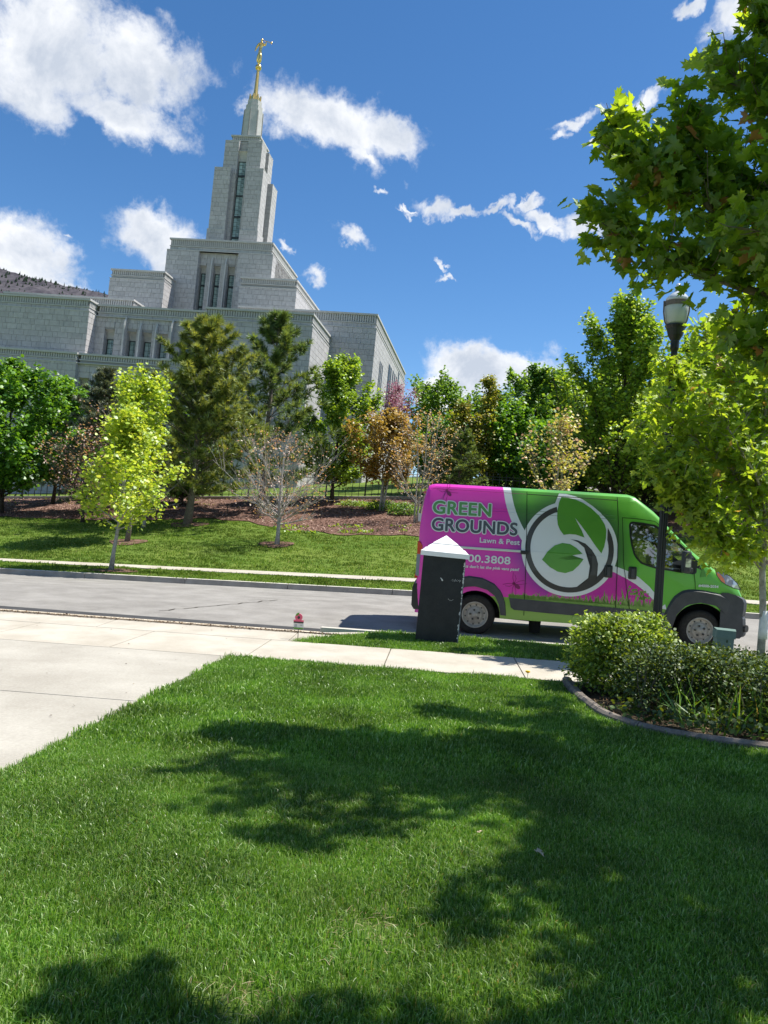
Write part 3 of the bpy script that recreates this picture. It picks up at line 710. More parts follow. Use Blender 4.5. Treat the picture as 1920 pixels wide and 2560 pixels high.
# ------------------------------------------------------------------ van (X forward from the rear axle, near side is -Y)
van = empty('cargo_van', W(.7806, 15.10, -.200), label='pink and green wrapped high-roof cargo van parked along the near kerb', cat='van')
van.rotation_euler = (0, -.034, -ROADYAW)
TOP = [(-1.124, 1.0), (-1.12, 1.93), (-1.10, 2.2), (-1.055, 2.55), (-1.02, 2.66), (-.99, 2.715), (-.92, 2.75), (-.80, 2.762), (.5, 2.767), (1.65, 2.768), (2.44, 2.765), (2.68, 2.765), (2.80, 2.735), (3.143, 2.487), (3.306, 2.333), (3.545, 2.10), (3.874, 1.79), (4.255, 1.505), (4.4, 1.445), (4.523, 1.38), (4.66, 1.26), (4.745, 1.15), (4.78, 1.07), (4.90, 1.0)]
tX = [p[0] for p in TOP]; tZ = [p[1] for p in TOP]
def hwz(z): return float(np.interp(z, [.3, .5, .9, 1.25, 1.60, 1.62, 2.22, 2.30, 2.62, 2.70], [.975, 1.0, 1.02, 1.025, 1.012, 1.008, .962, .948, .905, .875]))
def nose(X, z=1.0):
    n = 1.0
    if X > 3.0: n -= .035 * min(1, (X - 3.0) / 1.6) * (1 + max(0, z - 1.2) * 1.6)
    if X > 4.3: n -= .10 * ((X - 4.3) / .5) ** 2
    if X < -.95: n -= .05 * ((-.95 - X) / .17) ** 2
    return n
def side_y(X, z): return hwz(z) * nose(X, z)
def body_mesh():
    Xs = [-1.11, -1.07, -1.03, -.99, -.93, -.85, -.6, -.3, 0, .4, .85, 1.3, 1.8, 2.2, 2.5, 2.68, 2.80, 2.95, 3.14, 3.3, 3.55, 3.87, 4.05, 4.25, 4.4, 4.52, 4.66, 4.74, 4.79]
    zs0 = [.34, .5, .9, 1.25, 1.60, 1.62, 1.9, 2.22, 2.30, 2.62]
    V = []; F = []; n = 0
    for X in Xs:
        # a leaning tail: each station's top follows the silhouette
        zt = float(np.interp(X, tX[1:], tZ[1:])) if X > -1.05 else {-1.11: 2.0, -1.07: 2.45}.get(X, 2.6)
        k = min(1, (zt - .12 - .34) / (2.62 - .34))
        ring = []
        for z in zs0: zz = .34 + (z - .34) * k; ring.append((side_y(X, zz), zz))
        yb = ring[-1][0]
        ring += [(yb - .035, zt - .055), (yb - .10, zt - .015), (yb - .22, zt + .005), (.3, zt + .03), (0, zt + .035)]
        if X < -1.0: ring[-2] = (.3, zt + .01); ring[-1] = (0, zt + .01)
        full = [(-y, z) for y, z in ring] + [(y, z) for y, z in reversed(ring[:-1])]
        V += [(X, y, z) for y, z in full]; n = len(full)
    for i in range(len(Xs) - 1):
        for j in range(n - 1): a = i * n + j; F.append((a, a + 1, a + n + 1, a + n))
        a = i * n; F.append((a + n - 1, a, a + n, a + 2 * n - 1))
    F.append(tuple(range(n - 1, -1, -1))); F.append(tuple((len(Xs) - 1) * n + j for j in range(n)))
    me = bpy.data.meshes.new('body'); me.from_pydata(V, [], F); me.update()
    bm = bmesh.new(); bm.from_mesh(me); bmesh.ops.recalc_face_normals(bm, faces=bm.faces[:]); bm.to_mesh(me); bm.free(); return me
def paint_mat():
    m = bpy.data.materials.new('van_wrap'); m.use_nodes = True; nt = m.node_tree; N = nt.nodes; L = nt.links
    b = N['Principled BSDF']; b.inputs['Roughness'].default_value = .38; b.inputs['Coat Weight'].default_value = .35; b.inputs['Coat Roughness'].default_value = .1
    tc = N.new('ShaderNodeTexCoord'); sx = N.new('ShaderNodeSeparateXYZ'); L.new(tc.outputs['Object'], sx.inputs[0])
    def M(op, a, b_=None):
        n = N.new('ShaderNodeMath'); n.operation = op
        for i, v in enumerate((a, b_)):
            if v is None: continue
            if isinstance(v, (int, float)): n.inputs[i].default_value = v
            else: L.new(v, n.inputs[i])
        return n.outputs[0]
    z = M('MINIMUM', sx.outputs['Z'], 2.76)
    def dist(cx, cz):
        dx = M('SUBTRACT', sx.outputs['X'], cx); dz = M('SUBTRACT', z, cz); return M('SQRT', M('ADD', M('MULTIPLY', dx, dx), M('MULTIPLY', dz, dz)))
    # left stripe: circle arcs through the printed edges
    dl = dist(2.33, 2.98)
    pink = M('MULTIPLY', M('GREATER_THAN', dl, 1.955), M('LESS_THAN', sx.outputs['X'], 1.6))
    low = M('LESS_THAN', sx.outputs['Z'], 1.55); pink = M('MAXIMUM', pink, M('MULTIPLY', low, M('LESS_THAN', sx.outputs['X'], 1.4)))
    wht = M('MULTIPLY', M('MULTIPLY', M('GREATER_THAN', dl, 1.815), M('LESS_THAN', sx.outputs['X'], 1.0)), M('GREATER_THAN', sx.outputs['Z'], 1.5))
    gz = N.new('ShaderNodeTexNoise'); gz.inputs['Scale'].default_value = 1.3; L.new(tc.outputs['Object'], gz.inputs['Vector'])
    # printed dark fade beside the stripe and round the roundel, and along the purple of the pink field
    dr = dist(1.64, 1.70)
    fade = N.new('ShaderNodeMapRange'); L.new(dr, fade.inputs[0]); fade.inputs[1].default_value = .88; fade.inputs[2].default_value = 1.22; fade.inputs[3].default_value = .42; fade.inputs[4].default_value = 1.0
    fade2 = N.new('ShaderNodeMapRange'); L.new(dl, fade2.inputs[0]); fade2.inputs[1].default_value = 1.5; fade2.inputs[2].default_value = 1.82; fade2.inputs[3].default_value = 1.0; fade2.inputs[4].default_value = .5
    sel = M('LESS_THAN', sx.outputs['X'], 1.2)
    f2 = M('ADD', M('MULTIPLY', fade2.outputs[0], sel), M('SUBTRACT', 1.0, sel))
    fm = M('MULTIPLY', fade.outputs[0], f2)
    grn = N.new('ShaderNodeValToRGB'); grn.color_ramp.elements[0].color = (.03, .085, .03, 1); grn.color_ramp.elements[0].position = .3; grn.color_ramp.elements[1].color = (.105, .385, .028, 1); grn.color_ramp.elements[1].position = .95; L.new(fm, grn.inputs[0])
    pk_ = N.new('ShaderNodeValToRGB'); pk_.color_ramp.elements[0].color = (.20, .016, .25, 1); pk_.color_ramp.elements[0].position = .3; pk_.color_ramp.elements[1].color = (.60, .022, .36, 1); pk_.color_ramp.elements[1].position = .9; L.new(fade.outputs[0], pk_.inputs[0])
    def mix(f, a, c):
        n = N.new('ShaderNodeMix'); n.data_type = 'RGBA'; L.new(f, n.inputs['Factor']); L.new(a, n.inputs['A'])
        if isinstance(c, tuple): n.inputs['B'].default_value = c
        else: L.new(c, n.inputs['B'])
        return n.outputs['Result']
    c = mix(wht, grn.outputs[0], (.60, .635, .64, 1)); c = mix(pink, c, pk_.outputs[0])
    # green print returns below the pink field near the sill
    gl = M('MULTIPLY', M('LESS_THAN', sx.outputs['Z'], .74), M('GREATER_THAN', sx.outputs['X'], .2))
    c = mix(gl, c, (.16, .33, .03, 1)); L.new(c, b.inputs['Base Color']); return m
M_wrapv = paint_mat()
body = link('body', body_mesh(), van, [M_wrapv, M_under, M_inner, M_liner])
def temp(mb, name='cut', mats=(None,)):
    me = mb.mesh(name); o = bpy.data.objects.new(name, me); COL.objects.link(o); o.parent = van; return o
def cutter(mb, midx):
    o = temp(mb); 
    for m in (M_wrapv, M_under, M_inner, M_liner): o.data.materials.append(m)
    bm = bmesh.new(); bm.from_mesh(o.data); bmesh.ops.recalc_face_normals(bm, faces=bm.faces[:]); bm.to_mesh(o.data); bm.free()
    for p in o.data.polygons: p.material_index = midx
    return o
cuts = []
for X in (0.0, 4.04):
    for sgn in (-1, 1):
        mb = MB(); r = .455 if X == 0 else .50
        poly = [(X + r * math.cos(a), .37 + r * math.sin(a) * 1.0) for a in np.linspace(0, 2 * math.pi, 33)[:-1]]
        poly = [(x, max(z, .1)) for x, z in poly]
        mb.prism(poly, *( (-1.3, -.62) if sgn < 0 else (.62, 1.3))); cuts.append(cutter(mb, 1))
mb = MB(); mb.prism([(2.25, .55), (3.55, .55), (4.0, 1.30), (3.98, 1.50), (3.02, 2.40), (2.62, 2.46), (2.25, 2.44)], -.90, .90); cuts.append(cutter(mb, 2))
WIN = [(2.701, 2.20), (2.712, 2.235), (2.75, 2.252), (2.936, 2.243), (3.142, 2.215), (3.323, 2.125), (3.509, 1.985), (3.706, 1.825), (3.861, 1.68), (3.90, 1.60), (3.90, 1.42), (3.857, 1.399), (3.601, 1.418), (3.169, 1.462), (3.033, 1.495), (2.928, 1.53), (2.849, 1.608), (2.801, 1.679), (2.751, 1.844), (2.721, 2.0)]
mb = MB(); mb.prism(WIN, -1.3, 1.3); cuts.append(cutter(mb, 2))
mb = MB(); mb.prism([(2.98, 2.36), (3.95, 1.50), (4.25, 1.66), (4.1, 2.3), (3.35, 2.7)], -.80, .80); cuts.append(cutter(mb, 2))
for c in cuts:
    md = body.modifiers.new('b', 'BOOLEAN'); md.operation = 'DIFFERENCE'; md.object = c; md.solver = 'EXACT'
dg = bpy.context.evaluated_depsgraph_get(); nm = bpy.data.meshes.new_from_object(body.evaluated_get(dg))
body.modifiers.clear(); body.data = nm; nm.name = 'body'
for p in nm.polygons:
    if p.material_index == 0: p.use_smooth = True
for c in cuts: bpy.data.objects.remove(c)
em = body.modifiers.new('edge', 'EDGE_SPLIT'); em.split_angle = R(32)

CUTZ = [.5, .9, 1.25, 1.60, 1.62, 1.9, 2.22, 2.30, 2.46, 2.62]; CUTX = [-.95, 3.0, 3.5, 3.9, 4.3, 4.5]
def wrapped(name, polys, m, lift=.004, parent=None, thick=0, pts=None, xcuts=True):
    bm = bmesh.new()
    if pts is None:
        for poly in polys:
            vs = [bm.verts.new((x, 0, z)) for x, z in poly]
            try: bm.faces.new(vs)
            except ValueError: pass
    else: bm.from_mesh(pts)
    bmesh.ops.triangulate(bm, faces=bm.faces[:])
    zmin = min(v.co.z for v in bm.verts); zmax = max(v.co.z for v in bm.verts)
    for z in CUTZ:
        if zmin < z < zmax: bmesh.ops.bisect_plane(bm, geom=bm.verts[:] + bm.edges[:] + bm.faces[:], plane_co=(0, 0, z), plane_no=(0, 0, 1))
    for X in CUTX: bmesh.ops.bisect_plane(bm, geom=bm.verts[:] + bm.edges[:] + bm.faces[:], plane_co=(X, 0, 0), plane_no=(1, 0, 0))
    lay = bm.verts.layers.float.get('lift')
    for v in bm.verts: v.co.y = -(side_y(v.co.x, v.co.z) + lift + (v[lay] if lay else 0))
    for f in bm.faces:
        f.normal_update()
        if f.normal.y > 0: f.normal_flip()
    me = bpy.data.meshes.new(name); bm.to_mesh(me); bm.free()
    return link(name, me, parent or body, m)
def strip(pts, w):
    out = []
    for a, b in zip(pts[:-1], pts[1:]):
        d = Vector((b[0] - a[0], b[1] - a[1])).normalized(); n = Vector((-d.y, d.x)) * w / 2; e = d * .002
        out.append([(a[0] - n.x - e.x, a[1] - n.y - e.y), (b[0] - n.x + e.x, b[1] - n.y + e.y), (b[0] + n.x + e.x, b[1] + n.y + e.y), (a[0] + n.x - e.x, a[1] + n.y - e.y)])
    return out
# lower pink field right of the roundel, white arc, grass silhouettes
ARCT = [(2.30, 1.47), (2.516, 1.423), (2.707, 1.362), (2.89, 1.27), (3.088, 1.115), (3.178, 1.017), (3.333, .881), (3.39, .812), (3.42, .72)]
ARCB = [(2.30, 1.36), (2.463, 1.324), (2.667, 1.233), (2.861, 1.131), (3.036, 1.007), (3.17, .88), (3.29, .735)]
wrapped('pink_field', [[(1.3, .74), (1.3, 1.2)] + ARCB[:] + [(3.27, .74)]], M_pinkp, .002)
mb = [];
for i in range(len(ARCB) - 1): mb.append([ARCB[i], ARCB[i + 1], ARCT[i + 1], ARCT[i]])
mb.append([ARCB[-1], ARCT[-1], ARCT[-2]])
wrapped('white_arc', mb, M_white, .003)
# spiky grass printed along the sill
gp = [[(.60, .71), (3.24, .665), (3.26, .73), (2.3, .76), (1.4, .80), (.58, .80)]]
gr_ = random.Random(3)
x = .60
while x < 3.24:
    h = gr_.uniform(.05, .13) if x < 1.1 else gr_.uniform(.06, .17)
    if x > 2.2 or 1.0 < x < 1.15: h = gr_.uniform(.12, .38) if gr_.random() < .35 else h
    z0 = .74; b = gr_.uniform(-.08, .08); w = .012 + h * .05
    gp.append([(x - w, z0), (x + w, z0), (x + b * .5 + w * .6, z0 + h * .55), (x + b, z0 + h), (x + b * .5 - w * .6, z0 + h * .55)]); x += gr_.uniform(.012, .034)
wrapped('printed_grass', gp, M_gsil, .0035)
blobs = []
for i in range(26):
    X = gr_.uniform(2.72, 3.12); z = .86 + gr_.random() * .28 * (3.3 - X) / .5; r = gr_.uniform(.014, .026)
    if z > 1.16: continue
    blobs.append([(X + r * math.cos(a), z + r * 1.15 * math.sin(a)) for a in np.linspace(0, 2 * math.pi, 9)[:-1]])
wrapped('printed_berries', blobs, M_gsil, .0035)
# roundel
C0 = (1.635, 1.70)
def arc(r, a0, a1, n=48, c=C0): return [(c[0] + r * math.cos(a), c[1] + r * math.sin(a)) for a in np.linspace(a0, a1, n)]
wrapped('white_disc', [arc(.868, 0, 2 * math.pi, 72)[:-1]], M_white, .005)
LW = [(1.409, 2.704), (1.332, 2.487), (1.30, 2.30), (1.642, 1.9), (2.30, 1.85), (2.42, 1.98), (2.379, 2.079), (2.331, 2.161), (2.266, 2.269), (2.172, 2.39), (2.023, 2.508), (1.847, 2.617), (1.704, 2.672), (1.534, 2.704)]
wrapped('leaf_outline', [LW], M_white, .0055)
a0 = math.atan2(2.426 - 1.70, 1.386 - 1.635); a1 = math.atan2(2.105 - 1.70, 2.279 - 1.635) + 2 * math.pi
o1, i1 = arc(.797, a0, a1, 60), arc(.702, a0 + .02, a1 - .26, 60)
ringp = [[o1[k], o1[k + 1], i1[k + 1], i1[k]] for k in range(59)] + [[o1[-1], (2.305, 2.09), i1[-1]]]
wrapped('dark_ring', ringp, M_char, .007)
SWO = [(1.638, 1.874), (1.777, 1.864), (1.921, 1.81), (2.041, 1.705), (2.121, 1.584), (2.16, 1.46), (2.158, 1.319), (2.133, 1.174), (2.147, 1.1), (1.98, .98), (1.84, .99), (1.801, 1.015), (1.931, 1.093), (2.004, 1.196), (2.049, 1.312), (2.062, 1.397), (2.046, 1.495), (1.994, 1.618), (1.9, 1.738), (1.781, 1.829), (1.70, 1.86)]
wrapped('dark_swoosh', [SWO], M_char, .0085)
LEAF1 = [(1.45, 2.64), (1.412, 2.527), (1.39, 2.384), (1.389, 2.242), (1.406, 2.13), (1.45, 2.034), (1.52, 1.946), (1.629, 1.968), (1.741, 1.965), (1.897, 1.921), (1.844, 2.045), (1.762, 2.181), (1.705, 2.279), (1.836, 2.129), (1.962, 1.968), (2.103, 1.78), (2.211, 1.653), (2.255, 1.776), (2.282, 1.932), (2.282, 2.087), (2.249, 2.184), (2.15, 2.333), (2.0, 2.464), (1.853, 2.554), (1.71, 2.609), (1.568, 2.636)]
LEAF2 = [(1.154, 1.47), (1.244, 1.624), (1.372, 1.746), (1.506, 1.797), (1.646, 1.785), (1.763, 1.722), (1.875, 1.624), (1.692, 1.584), (1.557, 1.546), (1.422, 1.506), (1.603, 1.5), (1.898, 1.527), (1.819, 1.409), (1.718, 1.303), (1.584, 1.252), (1.444, 1.27), (1.298, 1.345)]
wrapped('upper_leaf', [LEAF1], M_lgreen, .010); wrapped('lower_leaf', [LEAF2], M_lgreen, .010)
# spiders
def spider(cx, cz, sc, ang):
    P = []; ca, sa = math.cos(ang), math.sin(ang)
    def T(x, z): return (cx + sc * (x * ca - z * sa), cz + sc * (x * sa + z * ca))
    for (ex, ez, rx, rz) in ((.055, 0, .055, .034), (-.02, 0, .028, .024)):
        P.append([T(ex + rx * math.cos(a), ez + rz * math.sin(a)) for a in np.linspace(0, 2 * math.pi, 13)[:-1]])
    for s_ in (-1, 1):
        for (a1_, l1, a2_, l2) in ((-2.5, .10, -2.2, .09), (-1.9, .09, -2.6, .07), (-1.2, .09, -.9, .09), (-.6, .11, -.9, .10)):
            p = (-.015, 0); q = (p[0] + l1 * math.cos(a1_), s_ * -l1 * math.sin(a1_)); r_ = (q[0] + l2 * math.cos(a2_), q[1] + s_ * -l2 * math.sin(a2_))
            P += strip([T(*p), T(*q), T(*r_)], .0075 * sc)
    return P
wrapped('spider_print', spider(-.64, 2.62, 1.0, -.9), M_spid, .004); wrapped('spider_print', spider(.69, .985, 1.1, -.65), M_spid, .004)
# lettering
def text_mesh(s, off=0.0, shear=0):
    cu = bpy.data.curves.new('t', 'FONT'); cu.body = s; cu.offset = off; cu.resolution_u = 5; cu.shear = shear; cu.space_character = 1.02
    o = bpy.data.objects.new('t', cu); COL.objects.link(o); dg = bpy.context.evaluated_depsgraph_get()
    me = bpy.data.meshes.new_from_object(o.evaluated_get(dg)); bpy.data.objects.remove(o); return me
def lettering(name, s, x0, x1, z0, z1, m, off=.0, lift=.012, outline=None, shear=0, parent=None):
    base = text_mesh(s, 0, shear); xs = [v.co.x for v in base.vertices]; caps = text_mesh('H'); hcap = max(v.co.y for v in caps.vertices)
    sx = (x1 - x0) / (max(xs) - min(xs)); sz = (z1 - z0) / hcap; xm = min(xs)
    def put(lf, mm, nm, rad, k):
        src = text_mesh(s, 0, shear); bm = bmesh.new()
        cop = [(0, 0)] + [(rad * math.cos(2 * math.pi * i / k), rad * math.sin(2 * math.pi * i / k)) for i in range(k)] * (rad > 0)
        for i, (dx, dz) in enumerate(cop):
            me = src.copy()
            for v in me.vertices: v.co = ((v.co.x - xm) * sx + x0 + dx, i * .0001, v.co.y * sz + z0 + dz)
            bm.from_mesh(me); bpy.data.meshes.remove(me)
        lay = bm.verts.layers.float.new('lift')
        for v in bm.verts: v[lay] = v.co.y; v.co.y = 0
        me = bpy.data.meshes.new(nm); bm.to_mesh(me); bm.free()
        wrapped(nm, None, mm, lf, pts=me, parent=parent)
    if outline: put(lift - .005, M_white, name + '_outline', outline, 16)
    put(lift, m, name, off, 8)
lettering('lettering', 'GREEN', -.885, .175, 2.20, 2.425, M_tgreen, .0085, outline=.026)
lettering('lettering', 'GROUNDS', -.885, .675, 1.885, 2.105, M_slate, .0085, outline=.026, lift=.017)
lettering('lettering', 'Lawn & Pest', .007, .733, 1.71, 1.80, M_white, .003)
lettering('lettering', '900.3808', -.308, .58, 1.345, 1.475, M_white, .004)
lettering('lettering', "grass don't let the pink vans pass!", -.34, .747, 1.235, 1.285, M_white, .002, shear=.15)
lettering('lettering', '#4000-2034', 3.957, 4.305, 1.17, 1.212, M_white, .003)
# panel gaps, creases, rails
wrapped('panel_gap', strip([(.822, 2.70), (.848, 1.961), (.867, 1.286), (.887, .43)], .011), M_seam, .0135)
wrapped('panel_gap', strip([(2.462, 2.70), (2.491, 2.228), (2.502, 1.47), (2.518, .45)], .012), M_seam, .0135)
wrapped('panel_gap', strip([(2.561, 2.327), (2.615, 1.478), (2.714, .926), (2.777, .618), (2.844, .427), (3.13, .395), (3.36, .40)], .010), M_seam, .0135)
wrapped('panel_gap', strip([(3.872, 1.40), (3.893, 1.25), (3.903, 1.116)], .010), M_seam, .0135)
wrapped('panel_gap', strip([(2.561, 2.327), (2.781, 2.326), (3.138, 2.298), (3.42, 2.10), (3.72, 1.85)], .010), M_seam, .0135)
wrapped('panel_gap', strip([(.83, 2.655), (2.46, 2.64)], .012), M_seam, .0135)
wrapped('panel_gap', strip([(-.95, 2.66), (.83, 2.655)], .006), M_spid, .0135)
wrapped('sill_band', [[(.6, .732), (1.498, .708), (3.169, .668), (3.40, .662), (3.40, .465), (3.137, .471), (1.438, .499), (.70, .519), (.64, .56)]], M_plas, .016)
mb = MB()
for (x0, x1, z, m_) in [(-.92, .76, 1.603, 0)]:
    y = -1.012; mb.box(x0, x1, y - .022, y, z - .028, z - .002, 0); mb.box(x0, x1, y - .014, y, z, z + .012, 0)
mb.build('slide_rail', M_chrome, van)
mb = MB(); mb.box(.755, .90, -1.045, -1.0, 1.545, 1.612); mb.build('rail_stop', M_plasd, van, bevel=.008)
def crease(z, x0, x1, r=.006):
    mb = MB(); P = [(x, -side_y(x, z) - .001, z) for x in np.linspace(x0, x1, 12)]; mb.tube(P, r, 5); return mb
crease(2.35, -.85, 2.44).build('pressed_crease', M_wrapv, van, smooth=True); crease(2.29, -.85, 2.44).build('pressed_crease', M_wrapv, van, smooth=True)
def hmb(x0, x1, z0, z1):
    mb = MB(); y = -side_y(x0, (z0 + z1) / 2); mb.box(x0, x1, y - .03, y + .02, z0, z1); return mb
for x in (2.275, 2.705):
    o = hmb(x, x + .15, 1.22, 1.45).build('door_handle', M_plasd, van, bevel=.035)
    hmb(x + .045, x + .105, 1.25, 1.42).build('grip', M_plas, o, bevel=.01).location.y = -.02
# wheel-arch flares
def flare(name, outer, inner, lift=.045):
    n = len(outer); inn = [inner[0]] + list(inner)
    def resample(P, k):
        d = [0]
        for a, b in zip(P[:-1], P[1:]): d.append(d[-1] + math.hypot(b[0] - a[0], b[1] - a[1]))
        t = np.linspace(0, d[-1], k); return list(zip(np.interp(t, d, [p[0] for p in P]), np.interp(t, d, [p[1] for p in P])))
    O, I = resample(outer, 26), resample(inner, 26); V = []; F = []
    for (o_, i_) in zip(O, I):
        m1 = ((o_[0] * .85 + i_[0] * .15), (o_[1] * .85 + i_[1] * .15)); 
        V += [(o_[0], -(side_y(*o_) + .002), o_[1]), (m1[0], -(side_y(*m1) + lift), m1[1]), (i_[0], -(side_y(*i_) + lift), i_[1]), (i_[0], -(side_y(*i_) - .10), i_[1])]
    for k in range(25):
        for j in range(3): a = 4 * k + j; F.append((a, a + 4, a + 5, a + 1))
    me = bpy.data.meshes.new(name); me.from_pydata(V, [], F); me.polygons.foreach_set('use_smooth', [True] * len(F)); me.update()
    o = link(name, me, van, M_plas); e = o.modifiers.new('e', 'EDGE_SPLIT'); e.split_angle = R(40); return o
flare('wheel_arch_trim', [(3.37, .30), (3.375, .45), (3.406, .711), (3.516, .941), (3.649, 1.069), (3.817, 1.118), (4.048, 1.112), (4.25, 1.085), (4.423, 1.05), (4.563, .927), (4.66, .715), (4.70, .498), (4.71, .307)],
      [(3.52, .30), (3.533, .41), (3.599, .651), (3.756, .825), (3.995, .886), (4.285, .848), (4.469, .7), (4.53, .499), (4.54, .307)])
flare('wheel_arch_trim', [(-.60, .45), (-.60, .75), (-.48, .93), (-.30, 1.05), (-.14, 1.088), (.095, 1.064), (.315, .976), (.459, .832), (.535, .647), (.566, .40)],
      [(-.48, .45), (-.47, .60), (-.36, .79), (-.20, .88), (-.021, .90), (.195, .85), (.344, .743), (.42, .60), (.463, .407)], .035)
# bumpers
def bumper(name, prof, hw_, m, rx):
    V = []; F = []; ys = [-1, -.97, -.88, -.6, 0, .6, .88, .97, 1]; n = len(prof)
    for y in ys:
        k = rx * (abs(y) ** 6)
        V += [(x - k if x > 4.5 or x < -1 else x, y * hw_, z) for x, z in prof]
    if rx < 0: pass
    for i in range(len(ys) - 1):
        for j in range(n): a, b = i * n + j, i * n + (j + 1) % n; F.append((a, b, b + n, a + n))
    F.append(tuple(range(n))); F.append(tuple(range(len(V) - 1, len(V) - 1 - n, -1)))
    me = bpy.data.meshes.new(name); me.from_pydata(V, [], F); me.update(); o = link(name, me, van, m)
    b = o.modifiers.new('b', 'BEVEL'); b.width = .02; b.segments = 2; b.limit_method = 'ANGLE'; return o
bumper('front_bumper', [(4.60, .30), (4.60, 1.07), (4.70, 1.075), (4.83, 1.045), (4.94, .985), (4.962, .93), (4.962, .83), (4.945, .70), (4.90, .675), (4.955, .65), (4.975, .36), (4.93, .31)], 1.01, M_plas, .22)
bumper('rear_bumper', [(-1.0, .42), (-1.0, .86), (-1.17, .86), (-1.19, .80), (-1.19, .48), (-1.15, .42)], .98, M_plasd, -.03)
mb = MB(); mb.tube([(4.80, -.955, .475), (4.84, -1.0, .475)], .065, 14); mb.build('fog_lamp_recess', M_plasd, van)
# grille, headlamps, tail lamps, indicator
mb = MB(); mb.box(4.70, 4.83, -.62, .62, .80, 1.02); mb.build('grille', M_plasd, van)
HEAD = [(4.235, 1.515), (4.265, 1.40), (4.345, 1.295), (4.44, 1.24), (4.58, 1.185), (4.725, 1.155), (4.66, 1.268), (4.523, 1.385), (4.375, 1.455)]
wrapped('headlamp', [HEAD], M_lens, .012, parent=van); wrapped('indicator_lens', [[(4.262, 1.45), (4.282, 1.385), (4.355, 1.295), (4.43, 1.25), (4.40, 1.34), (4.33, 1.42)]], M_amber, .016, parent=van)
wrapped('lamp_surround', strip([HEAD[i] for i in list(range(9)) + [0]], .012), M_char, .017, parent=van)
for sgn in (-1, 1):
    mb = MB(); mb.prism([(-1.135, 1.66), (-1.095, 1.665), (-1.03, 1.58), (-.985, 1.48), (-1.03, 1.42), (-1.13, 1.42)], *( (-1.0, -.90) if sgn < 0 else (.90, 1.0))); mb.build('tail_lamp', M_red, van, bevel=.01)
    mb = MB(); mb.box(-1.135, -1.07, min(sgn * .995, sgn * .90), max(sgn * .995, sgn * .90), 1.02, 1.42); mb.build('tail_lamp_lower', M_steeld if sgn else M_red, van)
mb = MB(); mb.box(-1.15, -1.10, -.99, -.92, .98, 1.06); mb.build('reflector', M_red, van)
mb = MB(); mb.box(-1.10, -1.04, -.12, .12, 2.60, 2.64); mb.build('brake_lamp', M_red, van)
# mirror and its black sail
mb = MB(); mb.prism([(3.62, 1.40), (3.62, 1.46), (3.86, 1.70), (3.93, 1.62), (4.01, 1.47), (4.03, 1.42), (3.98, 1.395)], -.985, -.965); mb.build('mirror_sail', M_plasd, van)
mir = MB(); mir.box(3.60, 3.74, -1.28, -1.07, 1.40, 1.80); mo = mir.build('door_mirror', M_plas, van, bevel=.045)
mb = MB(); mb.box(3.625, 3.715, -1.288, -1.278, 1.51, 1.665); mb.build('mirror_indicator', M_lens, mo)
mb = MB(); mb.box(3.70, 3.80, -1.16, -.96, 1.62, 1.70); mb.box(3.72, 3.80, -1.16, -.96, 1.42, 1.50); mb.build('mirror_arm', M_plas, mo, bevel=.015)
mir = MB(); mir.box(3.60, 3.74, 1.07, 1.28, 1.40, 1.80); mir.build('door_mirror', M_plas, van, bevel=.045)
# glass, cab inside
def pane(name, sgn):
    bm = bmesh.new(); vs = [bm.verts.new((x, sgn * (side_y(x, z) - .02), z)) for x, z in WIN]; bm.faces.new(vs); me = bpy.data.meshes.new(name); bm.to_mesh(me); bm.free(); return link(name, me, van, M_glass)
pane('door_glass', -1); pane('door_glass', 1)
wrapped('window_seal', strip(WIN + [WIN[0]], .035), M_plasd, .003, parent=van)
mb = MB(); mb.add([(3.02, -.80, 2.52), (3.02, .80, 2.52), (3.97, .84, 1.68), (3.97, -.84, 1.68)], [(0, 1, 2, 3)]); mb.build('windscreen', M_glass, van)
mb = MB(); mb.box(2.24, 2.27, -.9, .9, .6, 2.43); mb.build('bulkhead', M_inner, van)
for sgn in (-1, 1):
    seat = MB(); seat.box(2.55, 3.05, sgn * .5 - .24, sgn * .5 + .24, .85, 1.02); so_ = seat.build('seat', M_seat, van, bevel=.04)
    mb = MB(); mb.prism([(2.50, 1.0), (2.64, 1.0), (2.50, 1.62), (2.40, 1.62)], sgn * .5 - .24, sgn * .5 + .24); mb.build('seat_back', M_seat, so_, bevel=.04)
    mb = MB(); mb.box(2.38, 2.48, sgn * .5 - .13, sgn * .5 + .13, 1.64, 1.84); mb.build('head_rest', M_seat, so_, bevel=.03)
mb = MB()
for k in range(24):
    pass
Pw = [(3.12 + .17 * math.cos(a) * .55, .5 + .19 * math.sin(a), 1.47 + .17 * math.cos(a) * .83) for a in np.linspace(0, 2 * math.pi, 25)]
mb.tube(Pw, .016, 6, cap=False); mb.tube([(3.12, .5, 1.47), (3.38, .5, 1.28)], .03, 6); mb.tube([Pw[0], (3.12, .5, 1.47)], .012, 5); mb.tube([Pw[8], (3.12, .5, 1.47)], .012, 5); mb.tube([Pw[16], (3.12, .5, 1.47)], .012, 5)
mb.build('steering_wheel', M_plasd, van)
mb = MB(); mb.prism([(3.35, .9), (3.35, 1.38), (3.55, 1.46), (3.96, 1.44), (3.96, 1.2), (3.6, .8)], -.88, .88); mb.build('dashboard', M_plas, van)
mb = MB(); mb.prism([(3.30, 2.02), (3.36, 2.04), (3.62, 1.70), (3.56, 1.68)], -.72, -.40); mb.build('sun_visor', M_liner, van)
mb = MB(); mb.prism([(2.95, 2.28), (3.02, 2.30), (3.20, 2.08), (3.13, 2.06)], .10, .62); mb.build('sun_visor', M_liner, van)
